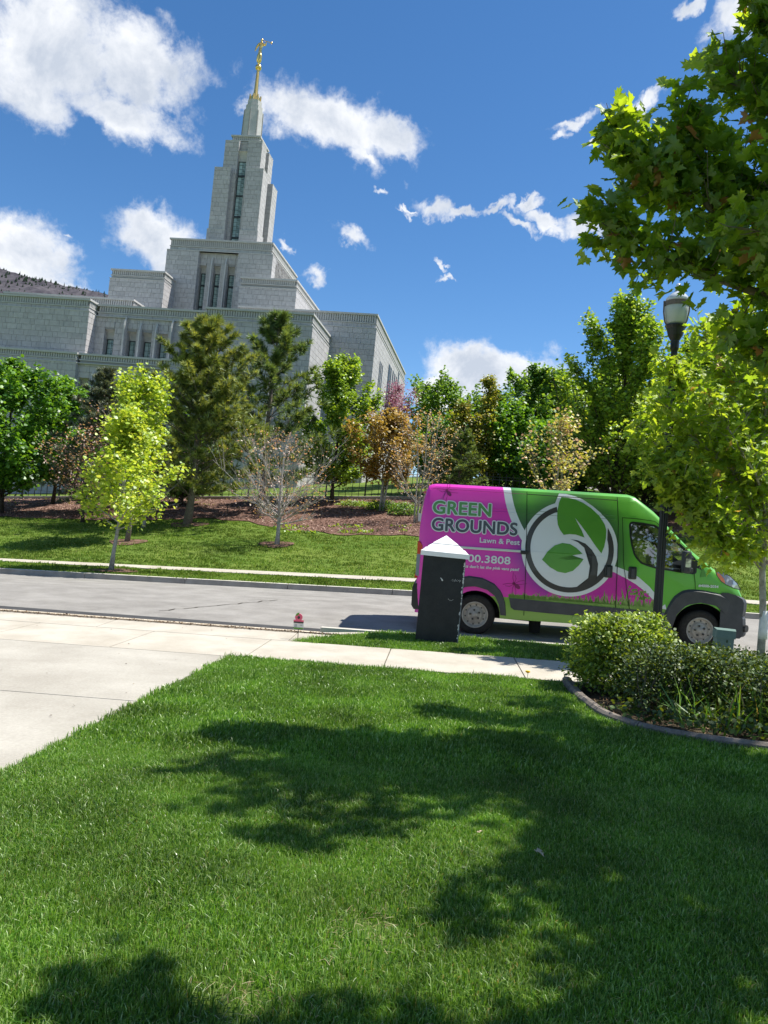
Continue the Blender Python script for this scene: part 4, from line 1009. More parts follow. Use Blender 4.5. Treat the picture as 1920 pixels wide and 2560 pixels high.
# hood vent flash and little wedges of print
wrapped('print_wedge', [[(3.961, 1.60), (4.02, 1.56), (4.09, 1.36), (3.975, 1.335), (4.03, 1.40), (4.02, 1.50)]], M_lgreen, .006)
# wheels
for X in (0.0, 4.04):
    for sgn in (-1, 1):
        wh = bpy.data.objects.new('wheel', None); wh.parent = van; wh.location = (X, sgn * .86, .375); COL.objects.link(wh); wh.rotation_euler = (R(90) if sgn < 0 else R(-90), 0, 0); wh.empty_display_size = .1
        mb = MB(); mb.lathe([(.235, -.11), (.33, -.115), (.362, -.09), (.375, -.05), (.375, .05), (.362, .09), (.33, .115), (.25, .12), (.235, .10)], 48, cap=False); mb.build('tyre', M_rub, wh, smooth=True)
        mb = MB(); mb.lathe([(.235, -.10), (.245, .105), (.238, .118), (.222, .112), (.212, .075), (.195, .052), (.15, .058), (.142, .075), (.125, .088), (.06, .088), (.055, .10), (.002, .10)], 40); mb.build('rim', M_steel, wh, smooth=True)
        mb = MB()
        for k in range(10):
            a = 2 * math.pi * k / 10 + .2; c = (.176 * math.cos(a), .176 * math.sin(a), .0545); mb.tube([(c[0], c[1], .05), (c[0], c[1], .0585)], .0145, 10)
        for k in range(5):
            a = 2 * math.pi * k / 5 + .5; mb.tube([(.088 * math.cos(a), .088 * math.sin(a), .08), (.088 * math.cos(a), .088 * math.sin(a), .108)], .019, 8)
        mb.build('rim_holes_and_nuts', M_plasd, wh)
mb = MB(); mb.box(-.95, 3.3, -.80, .80, .42, .5); mb.tube([(.1, -.5, .33), (1.2, -.5, .30)], .03, 6); mb.lathe([(.01, -.30), (.10, -.28), (.12, 0), (.10, .28), (.01, .30)], 12, (1.15, -.55, .36)); mb.tube([(0, -.8, .37), (0, .8, .37)], .05, 8)
mb.build('chassis', M_under, van)

# ------------------------------------------------------------------ mailbox pillar
PS = (.095, 11.98)
pil = empty('brick_pillar', W(*PS), -ROADYAW, label='black square mailbox pillar with a white pyramid cap in front of the van', cat='pillar')
mb = MB(); w, d = .325, .27
mb.box(-w, w, -d, d, -.1, 1.305); shaft = mb.build('shaft', M_black, pil, bevel=.006)
mb = MB(); mb.box(w - .012, w + .004, -d - .004, d - .02, -.05, 1.26); mb.build('lit_edge', M_edge, shaft)  # paler grey strip paints the lit right side onto the shaft
mb = MB(); rr = random.Random(5)
for k in range(26):
    z = rr.uniform(.05, 1.25); a = rr.uniform(.004, .016); x = w - .006 - rr.random() * .012
    mb.add([(x - a, -d - .006, z), (x, -d - .006, z - a * rr.uniform(1, 3)), (x + .01, -d - .006, z), (x, -d - .006, z + a * rr.uniform(1, 3))], [(0, 1, 2, 3)])
mb.add([(-.035, -d - .003, .985), (-.005, -d - .003, .935), (.01, -d - .003, .94), (.008, -d - .003, .955), (-.025, -d - .003, .985)], [(0, 1, 2, 3, 4)])
for k in range(16):
    x = .14 + k * .009; z = .965 + .012 * math.sin(k * 2.3); h = rr.uniform(.003, .014)
    mb.add([(x, -d - .003, z - h), (x + .008, -d - .003, z - h * .3), (x + .006, -d - .003, z + h)], [(0, 1, 2)])
for k in range(8):
    a = 1.2 * math.pi + k * .25; x, z = .15 + .05 * math.cos(a), .70 + .05 * math.sin(a); mb.add([(x, -d - .003, z), (x + .012, -d - .003, z + .003), (x + .006, -d - .003, z + .007)], [(0, 1, 2)])
mb.build('scuff_mark', M_scuff, shaft)
mb = MB(); n = 4
def sq(r1, r2, z0, z1):
    V = [(-r1[0], -r1[1], z0), (r1[0], -r1[1], z0), (r1[0], r1[1], z0), (-r1[0], r1[1], z0), (-r2[0], -r2[1], z1), (r2[0], -r2[1], z1), (r2[0], r2[1], z1), (-r2[0], r2[1], z1)]
    mb.add(V, [(0, 3, 2, 1), (4, 5, 6, 7), (0, 1, 5, 4), (1, 2, 6, 5), (2, 3, 7, 6), (3, 0, 4, 7)])
sq((.37, .315), (.37, .315), 1.305, 1.375); sq((.362, .307), (.31, .26), 1.376, 1.425); sq((.29, .24), (.27, .225), 1.425, 1.45); sq((.27, .225), (.21, .175), 1.45, 1.492); sq((.195, .165), (.195, .165), 1.492, 1.506); sq((.20, .17), (.004, .004), 1.506, 1.635)
mb.build('cap', M_cap, pil)

# ------------------------------------------------------------------ lawn sign
sg = empty('lawn_sign', W(-1.95, 11.15), -ROADYAW + .12, label='small pink and white lawn treatment sign on a wire stake', cat='sign')
sg.rotation_euler[1] = -.02
mb = MB(); mb.tube([(.005, 0, 0), (0, 0, .36)], .006, 6); mb.build('stake', M_bark, sg)
mb = MB(); mb.box(-.075, .075, -.006, .004, .155, .235, 0); mb.build('card', M_signw, sg)
mb = MB(); mb.box(-.078, .072, -.008, .004, .260, .285, 0); mb.prismz([(0, 0)] * 3, 0, 0) if False else None
mb.prism([(.055 * 1.02 * math.cos(a) - .005, .325 + .055 * math.sin(a)) for a in np.linspace(0, 2 * math.pi, 21)[:-1]], -.010, .004); card2 = mb.build('pink_card', M_signp, sg)
mb = MB(); mb.box(-.076, .072, -.0095, -.006, .238, .243); mb.box(-.076, .072, -.0095, -.006, .256, .261); mb.box(-.076, .072, -.009, .004, .243, .256, 0)
mb.prism([(-.005 + .019 * math.cos(a), .322 + .022 * math.sin(a)) for a in np.linspace(0, 2 * math.pi, 15)[:-1]], -.013, -.010); mb.build('dark_band', M_char, sg)
mb = MB(); mb.prism([(-.055, .345), (-.045, .375), (-.02, .392), (.002, .394), (-.005, .372), (-.025, .350)], -.014, -.010); mb.prism([(-.075, .165), (-.06, .150), (.06, .150), (.075, .165), (.075, .155 + .02), (-.075, .175)], -.009, .003); mb.build('green_leaf', M_signg, sg)
mb = MB()
for i in range(4):
    z = .220 - .011 * i; mb.box(-.06, -.022, -.008, -.0065, z - .003, z + .001)
for i in range(2):
    z = .216 - .012 * i; mb.box(.018, .056, -.008, -.0065, z - .003, z + .001)
mb.build('fine_print', M_grey, sg)

# ------------------------------------------------------------------ street lamp
LS = (3.44, 12.0)
lamp = empty('street_lamp', W(*LS), label='tall black fluted street lamp with a frosted acorn globe', cat='street lamp')
lean = Matrix.Rotation(-.028, 4, 'Y'); lamp.rotation_euler = (0, -.026, 0)
mb = MB(); mb.lathe([(.24, -.1), (.24, .06), (.21, .10), (.17, .16), (.12, .24), (.105, .30), (.105, .46), (.12, .48), (.12, .50), (.085, .52)], 16); mb.build('base', M_iron, lamp, smooth=False)
mb = MB(); k = 24; prof = [(.068, .5), (.060, 2.4), (.048, 4.72)]
b = 0
for r, z in prof:
    for j in range(k):
        a = 2 * math.pi * j / k; rr_ = r * (1 if j % 2 else .86); mb.v.append((rr_ * math.cos(a), rr_ * math.sin(a), z))
for i in range(2):
    for j in range(k): mb.f.append((i * k + j, i * k + (j + 1) % k, (i + 1) * k + (j + 1) % k, (i + 1) * k + j)); mb.m.append(0); mb.t.append(.5)
mb.build('post', M_iron, lamp)
mb = MB(); mb.lathe([(.085, .60), (.098, .615), (.098, .635), (.08, .65)], 16); mb.build('collar', M_iron, lamp)
mb = MB(); mb.lathe([(.05, 4.70), (.065, 4.74), (.065, 4.86), (.11, 4.94), (.135, 5.04), (.16, 5.08), (.16, 5.10), (.02, 5.10)], 20); mb.build('fitter', M_iron, lamp, smooth=False)
mb = MB(); mb.lathe([(.13, 5.10), (.155, 5.14), (.182, 5.30), (.188, 5.40), (.17, 5.42)], 24); mb.build('globe', M_lampglass, lamp, smooth=True)
mb = MB(); mb.lathe([(.193, 5.385), (.197, 5.46), (.185, 5.465), (.185, 5.385)], 24); band = mb.build('band', M_bronze, lamp)
mb = MB(); mb.lathe([(.185, 5.465), (.17, 5.52), (.11, 5.585), (.07, 5.61), (.05, 5.64), (.045, 5.70), (.03, 5.745), (.006, 5.76)], 24); mb.build('roof', M_lampcap, lamp, smooth=True)
for a in (0.1, 2.2, 4.3):
    mb = MB(); ca, sa = math.cos(a + math.pi), math.sin(a + math.pi)
    mb.tube([(.13 * ca, .13 * sa, 5.05), (.185 * ca, .185 * sa, 5.14), (.212 * ca, .212 * sa, 5.28), (.215 * ca, .215 * sa, 5.46)], .011, 6); mb.build('globe_strap', M_bronze, lamp)

# ------------------------------------------------------------------ utility pedestal
ped = empty('utility_box', W(3.70, 10.0), -.15, label='small green utility pedestal behind the hedge', cat='utility box')
ped.scale = (.8, .8, 1.0); mb = MB(); mb.prismz([(-.13, -.1), (.13, -.1), (.15, 0), (.13, .1), (-.13, .1), (-.15, 0)], 0, .66); mb.build('box', M_ped, ped, bevel=.012)
mb = MB(); mb.prismz([(-.145, -.115), (.145, -.115), (.165, 0), (.145, .115), (-.145, .115), (-.165, 0)], .60, .70)
mb.add([(-.145, -.115, .70), (.145, -.115, .70), (.165, 0, .72), (.145, .115, .70), (-.145, .115, .70), (-.165, 0, .72)], [(0, 1, 2, 5), (5, 2, 3, 4)]); mb.build('lid', M_ped, ped)
# small white sign by the pale tree
ws = empty('small_sign', W(-.88, 37.1), label='small white sign low in the mulch bed behind the van', cat='sign')
mb = MB(); mb.box(-.02, .02, -.02, .02, 0, .5); mb.build('post', M_iron, ws)
mb = MB(); mb.box(-.28, .28, -.04, -.02, .15, .55); mb.build('panel', M_signw, ws)
# garden bed border: short cast lengths
bb = empty('bed_border', W(2.2, 7.5), label='curved concrete border round the shrub bed', cat='border')
def resamp(P, step):
    out = [Vector(P[0])]; 
    for a, b in zip(P[:-1], P[1:]):
        a, b = Vector(a), Vector(b); n = max(1, int((b - a).length / step))
        for k in range(1, n + 1): out.append(a.lerp(b, k / n))
    return out
RP = resamp([(p[0], p[1]) for p in BED], .12)
for _ in range(3): RP = [RP[0]] + [(RP[i - 1] + RP[i] * 2 + RP[i + 1]) / 4 for i in range(1, len(RP) - 1)] + [RP[-1]]
seg = 0; step = 9
for st in range(0, len(RP) - 1, step):
    P = RP[st:st + step + 1]; V = []; F = []
    if len(P) < 2: continue
    for i, p in enumerate(P):
        a, b = RP[max(0, st + i - 1)], RP[min(len(RP) - 1, st + i + 1)]; d = (b - a).normalized(); n_ = Vector((-d.y, d.x))
        q = p.copy()
        if i == 0 and st: q = p + d * .006
        if i == len(P) - 1: q = p - d * .006
        for w_, h_ in ((-.058, -.03), (-.054, .035), (-.028, .06), (.028, .064), (.054, .04), (.058, -.03)):
            r_ = q + n_ * -w_; V.append(W(r_.x, r_.y, off=h_) - bb.location)
    for i in range(len(P) - 1):
        for j in range(5): a = i * 6 + j; F.append((a, a + 6, a + 7, a + 1))
    F.append((5, 4, 3, 2, 1, 0)); e = (len(P) - 1) * 6; F.append(tuple(e + j for j in range(6)))
    me = bpy.data.meshes.new('border_length'); me.from_pydata([tuple(v) for v in V], [], F); me.update()
    o = link('border_length', me, bb, M_border)

# ------------------------------------------------------------------ vegetation
def L3(n, c, **k): return leafmat(n, c, **k)
LM = {
 'maple': [L3('leaf_maple', (.18, .31, .03), tcol=(.32, .48, .02)), L3('leaf_maple_light', (.32, .45, .045), tcol=(.48, .60, .03)), L3('leaf_maple_dark', (.09, .18, .018))],
 'lime': [L3('leaf_lime', (0.319, 0.450, 0.026), tcol=(0.638, 0.750, 0.043)), L3('leaf_lime_light', (0.493, 0.609, 0.043), tcol=(0.750, 0.750, 0.072)), L3('leaf_lime_dark', (0.174, 0.290, 0.020))],
 'green': [L3('leaf_green', (0.090, 0.232, 0.020)), L3('leaf_green_light', (0.160, 0.348, 0.029)), L3('leaf_green_dark', (0.043, 0.123, 0.014))],
 'deep': [L3('leaf_deep', (.11, .235, .03)), L3('leaf_deep_light', (.18, .34, .045)), L3('leaf_deep_dark', (.055, .13, .018))],
 'bronze': [L3('leaf_bronze', (0.290, 0.181, 0.032), tcol=(0.493, 0.319, 0.043)), L3('leaf_bronze_light', (0.450, 0.290, 0.058), tcol=(0.609, 0.392, 0.058)), L3('leaf_bronze_dark', (0.160, 0.131, 0.026))],
 'olive': [L3('leaf_olive', (.22, .28, .03)), L3('leaf_olive_brown', (.36, .29, .06), tcol=(.5, .40, .07)), L3('leaf_olive_dark', (.11, .15, .02))],
 'coral': [L3('leaf_coral', (.46, .40, .09), tcol=(.60, .54, .10)), L3('leaf_coral_pink', (.52, .30, .19), tcol=(.6, .36, .2)), L3('leaf_coral_dark', (.30, .32, .06))],
 'blossom': [L3('blossom_pink', (.42, .13, .22), tcol=(.5, .2, .3)), L3('blossom_mauve', (.30, .10, .16), tcol=(.4, .15, .22)), L3('blossom_dark', (.14, .07, .08))],
 'sparse': [L3('bud_mauve', (.42, .25, .25)), L3('bud_brown', (.36, .26, .17)), L3('bud_pale', (.46, .36, .26))],
 'pine': [L3('needle', (.18, .245, .055), trans=.35), L3('needle_light', (.32, .38, .09), trans=.35), L3('needle_dark', (.08, .12, .03), trans=.3)],
 'pineb': [L3('needle_b', (.13, .215, .06), trans=.35), L3('needle_b_light', (.22, .31, .08), trans=.35), L3('needle_b_dark', (.06, .10, .03), trans=.3)],
 'spruce': [L3('spruce', (.14, .175, .11), trans=.2), L3('spruce_light', (.21, .25, .155), trans=.2), L3('spruce_dark', (.06, .075, .05), trans=.15)],
 'near': [L3('near_leaf', (.11, .21, .025), tcol=(.34, .50, .012), trans=.52, gloss=.05), L3('near_leaf_light', (.23, .34, .03), tcol=(.56, .70, .02), trans=.6, gloss=.05), L3('near_leaf_red', (.36, .16, .05), tcol=(.5, .24, .05), trans=.45)],
 'birch': [L3('street_leaf', (.21, .31, .03), tcol=(.42, .60, .02), trans=.52, gloss=.04), L3('street_leaf_light', (.36, .46, .04), tcol=(.58, .70, .03), trans=.52, gloss=.04), L3('street_leaf_orange', (.52, .30, .07), tcol=(.62, .38, .06), trans=.5)],
 'hedge': [L3('hedge_leaf', (.15, .24, .025), tcol=(.30, .44, .02), trans=.35, gloss=.05), L3('hedge_leaf_light', (.40, .50, .05), tcol=(.50, .62, .04), trans=.4, gloss=.06), L3('hedge_leaf_dark', (.06, .11, .015), trans=.3, gloss=.04)],
 'hedgeb': [L3('hedgeb_leaf', (.055, .10, .018), trans=.25, gloss=.04), L3('hedgeb_leaf_light', (.13, .19, .02), trans=.3, gloss=.05), L3('hedgeb_leaf_dark', (.028, .052, .012), trans=.2, gloss=.03)],
}
QUAD = (np.array([(0, 0, 0), (.32, .42, .06), (0, 1, 0), (-.32, .42, .06)]), [(0, 1, 2, 3)])
LOBE = np.array([(0, 0), (.10, .12), (.40, -.02), (.36, .12), (.56, .16), (.47, .27), (.66, .44), (.45, .42), (.48, .56), (.25, .44), (.21, .62), (.29, .74), (.15, .78), (0, 1.04)], float)
_o = [(x, y) for x, y in LOBE] + [(-x, y) for x, y in LOBE[-2:0:-1]]
_c = len(_o)
MAPLE = (np.array([(x, y, .16 * abs(x) - .22 * max(0, y - .45) ** 2 - .05 * math.cos(9 * x)) for x, y in _o] + [(0, .36, -.05)]), [(_c, (i + 1) % _c, i) for i in range(_c)])
OV5 = (np.array([(0, 0, 0), (.34, .18, .05), (.42, .55, .03), (0, 1, -.06), (-.42, .55, .03), (-.34, .18, .05)]), [(0, 1, 5), (1, 2, 4), (1, 4, 5), (2, 3, 4)])
STAR = (np.array([(0, 0, 0), (.30, .10, .03), (.50, .48, .06), (.20, .55, .02), (0, 1, -.05), (-.20, .55, .02), (-.50, .48, .06), (-.30, .10, .03)]), [(0, 1, 7), (1, 2, 3), (1, 3, 7), (3, 5, 7), (5, 6, 7), (3, 4, 5)])
def frames(n, up=.5, out=None):
    nz = rng.normal(size=(n, 3)); nz /= np.linalg.norm(nz, axis=1)[:, None]; nz[:, 2] = np.abs(nz[:, 2]); nz = nz * (1 - up) + np.array([0, 0, 1]) * up
    nz /= np.linalg.norm(nz, axis=1)[:, None]
    y = rng.normal(size=(n, 3));
    if out is not None: y = y * .6 + out
    y -= nz * (y * nz).sum(1)[:, None]; y /= np.linalg.norm(y, axis=1)[:, None] + 1e-9
    return np.cross(y, nz), y, nz
def leaves_mesh(name, P, size, tmpl, mats, w=(.5, .3, .2), up=.5, out=None, jit=.3, midx=None):
    P = np.asarray(P, float); n = len(P); T, F = tmpl; F = np.array(F)
    X, Y, Z = frames(n, up, out); s = size * (1 + jit * (rng.random(n) * 2 - 1))
    V = P[:, None, :] + s[:, None, None] * (T[None, :, 0:1] * X[:, None, :] + T[None, :, 1:2] * Y[:, None, :] + T[None, :, 2:3] * Z[:, None, :])
    V = V.reshape(-1, 3); k = len(T)
    FF = (F[None] + (np.arange(n) * k)[:, None, None]).reshape(-1, F.shape[1])
    if midx is None: midx = rng.choice(3, n, p=np.array(w) / sum(w))
    me = me_np(name, V, FF, np.repeat(midx, len(F)))
    for m in mats: me.materials.append(m)
    return me
def crown_fn(kind):
    return {'oval': lambda h: (math.sin(math.pi * min(1, h * .92 + .08) ** .75)) ** .7,
            'cone': lambda h: (1 - h) ** .75 * .95 + .08, 'column': lambda h: min(1, (1.06 - h) ** .5 * 1.05) * min(1, .55 + h * 2),
            'fan': lambda h: .35 + .65 * h ** .6 if h < .8 else 1 - (h - .8) * 2.5, 'round': lambda h: math.sqrt(max(.02, 1 - (2 * h - .95) ** 2)), 'vase': lambda h: min(1, .45 + h * 1.3) * min(1, (1.08 - h) * 2.4)}[kind]
def tree(label, s, t, H, w, cb, shape, leafk, nleaf, lsize, seed, bark=None, r0=None, group=None, cat='tree', el=(25, 65), nb=26, tw=5, lean=(0, 0), stems=1, tmpl=STAR, wts=(.5, .3, .2), spread=.16, tips=1.0, up=.35, name='broadleaf_tree', rtop=1.0, zoff=-.05):
    rd = random.Random(seed); base = W(s, t, off=zoff); root = empty(name, base, label=label, cat=cat, group=group)
    mb = MB(); r0 = r0 or H * .014 + .02; bark = bark or M_bark; f = crown_fn(shape); pts = []; dirs = []
    leanv = Vector((lean[0], lean[1], 0))
    def trunkpt(z): return Vector((.05 * math.sin(z * 1.3 + seed), .05 * math.cos(z * 1.1 + seed * 2), z)) + leanv * (z / H)
    for st in range(stems):
        off = Vector((rd.uniform(-.12, .12), rd.uniform(-.12, .12), 0)) * (stems > 1); spr = Vector((rd.uniform(-1, 1), rd.uniform(-1, 1), 0)) * w * .18 * (stems > 1)
        zz = np.linspace(0, H * .94, 9); P = [trunkpt(z) + off + spr * (z / H) for z in zz]
        P[0] = P[0] + Vector((0, 0, -.1)); rad = [max(.012, r0 * (1 - .9 * (z / H) ** .8)) for z in zz]; rad[0] *= 1.35
        mb.tube(P, rad, 7)
    def twig(p, d, L, r, depth):
        n = 4; P = [p]; dd = d.copy()
        for i in range(n):
            dd = (dd + Vector((rd.gauss(0, .10), rd.gauss(0, .10), rd.gauss(.05, .06)))).normalized(); P.append(P[-1] + dd * L / n)
        mb.tube(P, [r, r * .8, r * .6, r * .45, r * .3], 4 if depth else 5, cap=False)
        if depth < 1:
            for i in range(tw):
                k = rd.uniform(.25, .95); a = P[0].lerp(P[-1], k) if False else P[min(3, int(k * 4))].lerp(P[min(4, int(k * 4) + 1)], (k * 4) % 1)
                ax = Vector((rd.gauss(0, 1), rd.gauss(0, 1), rd.gauss(0, .6))).normalized(); nd = (dd + ax * .75 + Vector((0, 0, .25))).normalized()
                twig(a, nd, L * rd.uniform(.28, .45) * (1.15 - k * .5) + .12, max(.005, r * .45), depth + 1)
        for i in range(n):
            for q in range(3 if depth else 2):
                if depth == 0 and i < 2: continue
                kk = rd.random(); pts.append(P[i].lerp(P[i + 1], kk)); dirs.append(dd)
    for i in range(nb):
        h = (i + rd.random()) / nb; hz = cb + (H - cb) * h * .93; th = i * 2.39996 + rd.uniform(-.4, .4)
        R_ = w / 2 * 1.22 * f(h) * rd.uniform(.66, 1.18); e = R(el[0] + (el[1] - el[0]) * h + rd.uniform(-9, 9))
        L = R_ / max(.35, math.cos(e)); L = min(L, R_ * 1.8 + .2)
        start = trunkpt(max(cb * .75, hz - L * math.sin(e) * .75)); d = Vector((math.cos(th) * math.cos(e), math.sin(th) * math.cos(e), math.sin(e)))
        twig(start, d, L, max(.008, r0 * .33 * (1.1 - h)), 0)
    mb.build('trunk', bark, root, smooth=True)
    if nleaf:
        if tmpl is STAR: nleaf = int(nleaf * 1.45)
        P = np.array([tuple(p) for p in pts]); D = np.array([tuple(d) for d in dirs])
        idx = rng.integers(0, len(P), nleaf); Q = P[idx] + rng.normal(size=(nleaf, 3)) * spread
        if tmpl is STAR: tmpl = OV5
        me = leaves_mesh('crown', Q, lsize * (.74 if tmpl is OV5 else 1), tmpl, LM[leafk], wts, up, D[idx] * .4 + np.array([0, 0, -.15]))
        link('crown', me, root)
    return root
def tuft_tmpl(n, L, wd, cone=.55):
    T = []; F = []
    for i in range(n):
        a = i * 2.4; c = cone * (0.35 + .65 * ((i * 7) % n) / n); d = np.array([math.cos(a) * c, 1.0, math.sin(a) * c]); d /= np.linalg.norm(d); b = np.array([0, .35 * (i % 4) / 4, 0])
        sd = np.cross(d, (math.sin(a), .2, math.cos(a))); sd /= np.linalg.norm(sd); k = len(T)
        T += [b - sd * wd, b + sd * wd, b + d * L]; F.append((k, k + 1, k + 2))
    return np.array(T), F
PT = tuft_tmpl(13, 1.0, .055, .75); SP = tuft_tmpl(12, .55, .06, .9)
def conifer(label, s, t, H, w, cb, leafk, ntuft, size, seed, tmpl, gap=1.0, droop=0.0, r0=.16, bark=None, name='pine_tree', airy=False, wts=(.5, .25, .25)):
    rd = random.Random(seed); root = empty(name, W(s, t, off=-.05), label=label, cat='tree'); mb = MB(); bark = bark or M_bark
    zz = np.linspace(0, H, 9); mb.tube([(.06 * math.sin(z * .9 + seed), .06 * math.cos(z + seed), z) for z in zz], [r0 * (1 - .93 * z / H) * (1.25 if z == 0 else 1) for z in zz], 8)
    P = []; D = []; z = cb
    while z < H - .25:
        h = (z - cb) / (H - cb); R_ = w / 2 * ((1 - h) ** (.72 if not airy else .80) * 1.10 + .06) * (min(1, .78 + h * 2.5))
        nbr = rd.choice((4, 5, 6))
        for k in range(nbr):
            th = k * 2 * math.pi / nbr + rd.uniform(-.5, .5) + z; RR = R_ * rd.uniform(.62, 1.30); e = R(rd.uniform(2, 18) + 34 * h - droop)
            p = Vector((0, 0, z)); d = Vector((math.cos(th) * math.cos(e), math.sin(th) * math.cos(e), math.sin(e))); Q = [p]
            for i in range(5):
                d = (d + Vector((rd.gauss(0, .07), rd.gauss(0, .07), .065 - droop * .004))).normalized(); Q.append(Q[-1] + d * RR / 5)
            mb.tube(Q, [.032 * (1 - h * .6), .026, .02, .016, .012, .006], 4, cap=False)
            n0 = 1 if not airy else 2
            for i in range(n0, 6):
                for q in range(5):
                    side = Vector((-d.y, d.x, 0)) * rd.choice((-1, 1)); L = (1.05 - i / 6) * RR * .42 * rd.uniform(.4, 1.1)
                    a = Q[i - 1].lerp(Q[min(5, i)], rd.random()); b = a + (side * .8 + d * .7 + Vector((0, 0, rd.uniform(-.05, .35)))).normalized() * L
                    if q < 2 and L > .15: mb.tube([a, b], [.008, .004], 3, cap=False)
                    for g in range(2): kk = rd.uniform(.45, 1.0); P.append(a.lerp(b, kk)); D.append((b - a).normalized() + Vector((0, 0, .35)))
            P.append(Q[-1]); D.append(d + Vector((0, 0, .4)))
        z += rd.uniform(.32, .5) * gap
    for i in range(10): P.append(Vector((0, 0, H - .1 * i))); D.append(Vector((rd.gauss(0, .3), rd.gauss(0, .3), 1)))
    mb.build('trunk', bark, root, smooth=True)
    P = np.array([tuple(p) for p in P]); D = np.array([tuple(d) for d in D]); D /= np.linalg.norm(D, axis=1)[:, None]
    idx = rng.integers(0, len(P), ntuft); idx[:min(len(P), ntuft)] = np.arange(min(len(P), ntuft))
    me = leaves_mesh('needles', P[idx] + rng.normal(size=(ntuft, 3)) * .03, size, tmpl, LM[leafk], wts, .2, D[idx] * 2.2); link('needles', me, root); return root

G_M = 'trees along the far lawn and fence'
tree('slender yellow-green street maple with a pale trunk on the far verge', -9.93, 22.84, 5.1, 2.65, 1.6, 'cone', 'lime', 3600, .17, 11, bark=M_barkw, r0=.075, nb=30, el=(18, 60), wts=(.4, .42, .18))
tree('taller yellow-green maple with a grey trunk in its own mulch ring, behind the street maple', -12.83, 30.6, 7.3, 2.7, 2.9, 'column', 'lime', 3600, .19, 12, r0=.10, nb=26, el=(30, 68), wts=(.5, .2, .3))
conifer('dark blue-green spruce between the leftmost maples and the street maple', -18.24, 38.6, 7.7, 4.6, .8, 'spruce', 6500, .30, 13, SP, droop=14, gap=.75, name='spruce_tree')
tree('bright green rounded maple with twin dark trunks, second from the left edge', -22.5, 42.6, 7.6, 4.0, 1.4, 'oval', 'green', 9500, .24, 14, bark=M_barkd, r0=.11, stems=2, nb=34)
tree('large bright green maple cut off by the left edge', -22.9, 38.0, 8.2, 5.6, 1.2, 'oval', 'green', 13000, .26, 15, bark=M_barkd, r0=.15, nb=42)
tree('leafless mauve-brown redbud in front of the dark spruce', -17.2, 35.5, 4.3, 4.6, 1.3, 'vase', 'sparse', 1800, .11, 16, bark=M_barkd, r0=.09, nb=32, tw=10, tmpl=QUAD)
tree('bare redbud with thin silvery twigs beside the dense pine', -13.7, 34.5, 4.0, 4.6, 1.1, 'vase', 'sparse', 1300, .10, 17, bark=M_twig, r0=.08, nb=32, tw=10, tmpl=QUAD)
conifer('dense olive pine with a thick grey trunk on the lawn edge', -12.05, 35.6, 9.8, 7.2, 1.45, 'pine', 9000, .30, 18, PT, gap=1.2, r0=.19, wts=(.45, .3, .25))
conifer('taller airy pine with clumped dark needles right of the dense pine', -9.85, 40.5, 10.8, 7.4, 1.5, 'pineb', 4300, .34, 19, PT, gap=1.75, r0=.19, airy=True, wts=(.5, .2, .3))
tree('small bare redbud with a fan of silver twigs alone on the lawn', -6.75, 31.2, 4.5, 4.3, 1.2, 'vase', 'sparse', 1300, .09, 20, bark=M_twig, r0=.10, nb=40, tw=13, el=(14, 58), tmpl=QUAD)
tree('fresh green upright maple with a dark trunk before the right corner of the temple', -6.55, 44.2, 9.1, 4.1, 1.2, 'column', 'maple', 12500, .22, 21, bark=M_barkd, r0=.12, nb=36, el=(28, 66), wts=(.5, .33, .17))
tree('bronze-leaved multi-stemmed tree with pale stems beside the green maple', -3.3, 40.9, 5.6, 3.2, 1.7, 'oval', 'bronze', 6500, .19, 22, bark=M_barkw, r0=.06, stems=4, nb=26)
tree('bare white-stemmed tree at the rear end of the van', -1.2, 37.3, 5.7, 4.0, 1.2, 'oval', 'sparse', 1300, .10, 23, bark=M_barkw, r0=.055, stems=3, nb=28, tw=8, tmpl=QUAD, wts=(.1, .3, .6))
tree('rose-pink flowering tree against the temple flank', -4.2, 54, 7.7, 3.0, 3.2, 'round', 'blossom', 6500, .13, 24, bark=M_barkd, r0=.10, nb=30, tw=8, tmpl=QUAD)
tree('round dark green tree on the skyline right of the temple', -.9, 58, 8.1, 5.8, 1.6, 'round', 'deep', 10500, .27, 25, bark=M_barkd, r0=.15, nb=42)
tree('tall spiky olive and brown maple rising above the rear of the van', 2.2, 48, 8.2, 2.4, .9, 'cone', 'olive', 3600, .20, 26, bark=M_barkd, r0=.09, nb=28, el=(45, 78))
tree('shorter bronze and olive maple left of the spiky maple', .75, 47, 6.2, 2.6, 1.0, 'column', 'olive', 4200, .20, 27, bark=M_barkd, r0=.08, nb=26, el=(38, 70), wts=(.4, .35, .25))
conifer('low drooping spruce just above the tail of the van', .8, 45, 4.6, 3.0, .4, 'pineb', 2800, .28, 28, SP, droop=12, gap=.8, name='spruce_tree', r0=.09)
tree('big deep green tree filling the skyline behind the middle of the van', 6.1, 56, 9.4, 6.6, .8, 'oval', 'deep', 15000, .28, 29, bark=M_barkd, r0=.18, nb=50, wts=(.5, .35, .15))
tree('tall upright light green maple with spiky tips behind the van cab', 8.9, 41, 12.3, 6.6, 1.4, 'column', 'maple', 21000, .24, 30, bark=M_barkd, r0=.19, nb=66, el=(38, 76), wts=(.45, .4, .15))
tree('coral and yellow young maple just behind the roof of the van', 4.9, 34, 5.9, 3.0, 1.6, 'vase', 'coral', 1100, .18, 31, bark=M_barkw, r0=.06, nb=22, el=(50, 75), wts=(.5, .25, .25))
tree('green maple with a forked dark trunk on the hill right of the lamp', 15.3, 50, 11.0, 6.4, 2.2, 'oval', 'green', 13000, .27, 32, bark=M_barkd, r0=.20, nb=46)
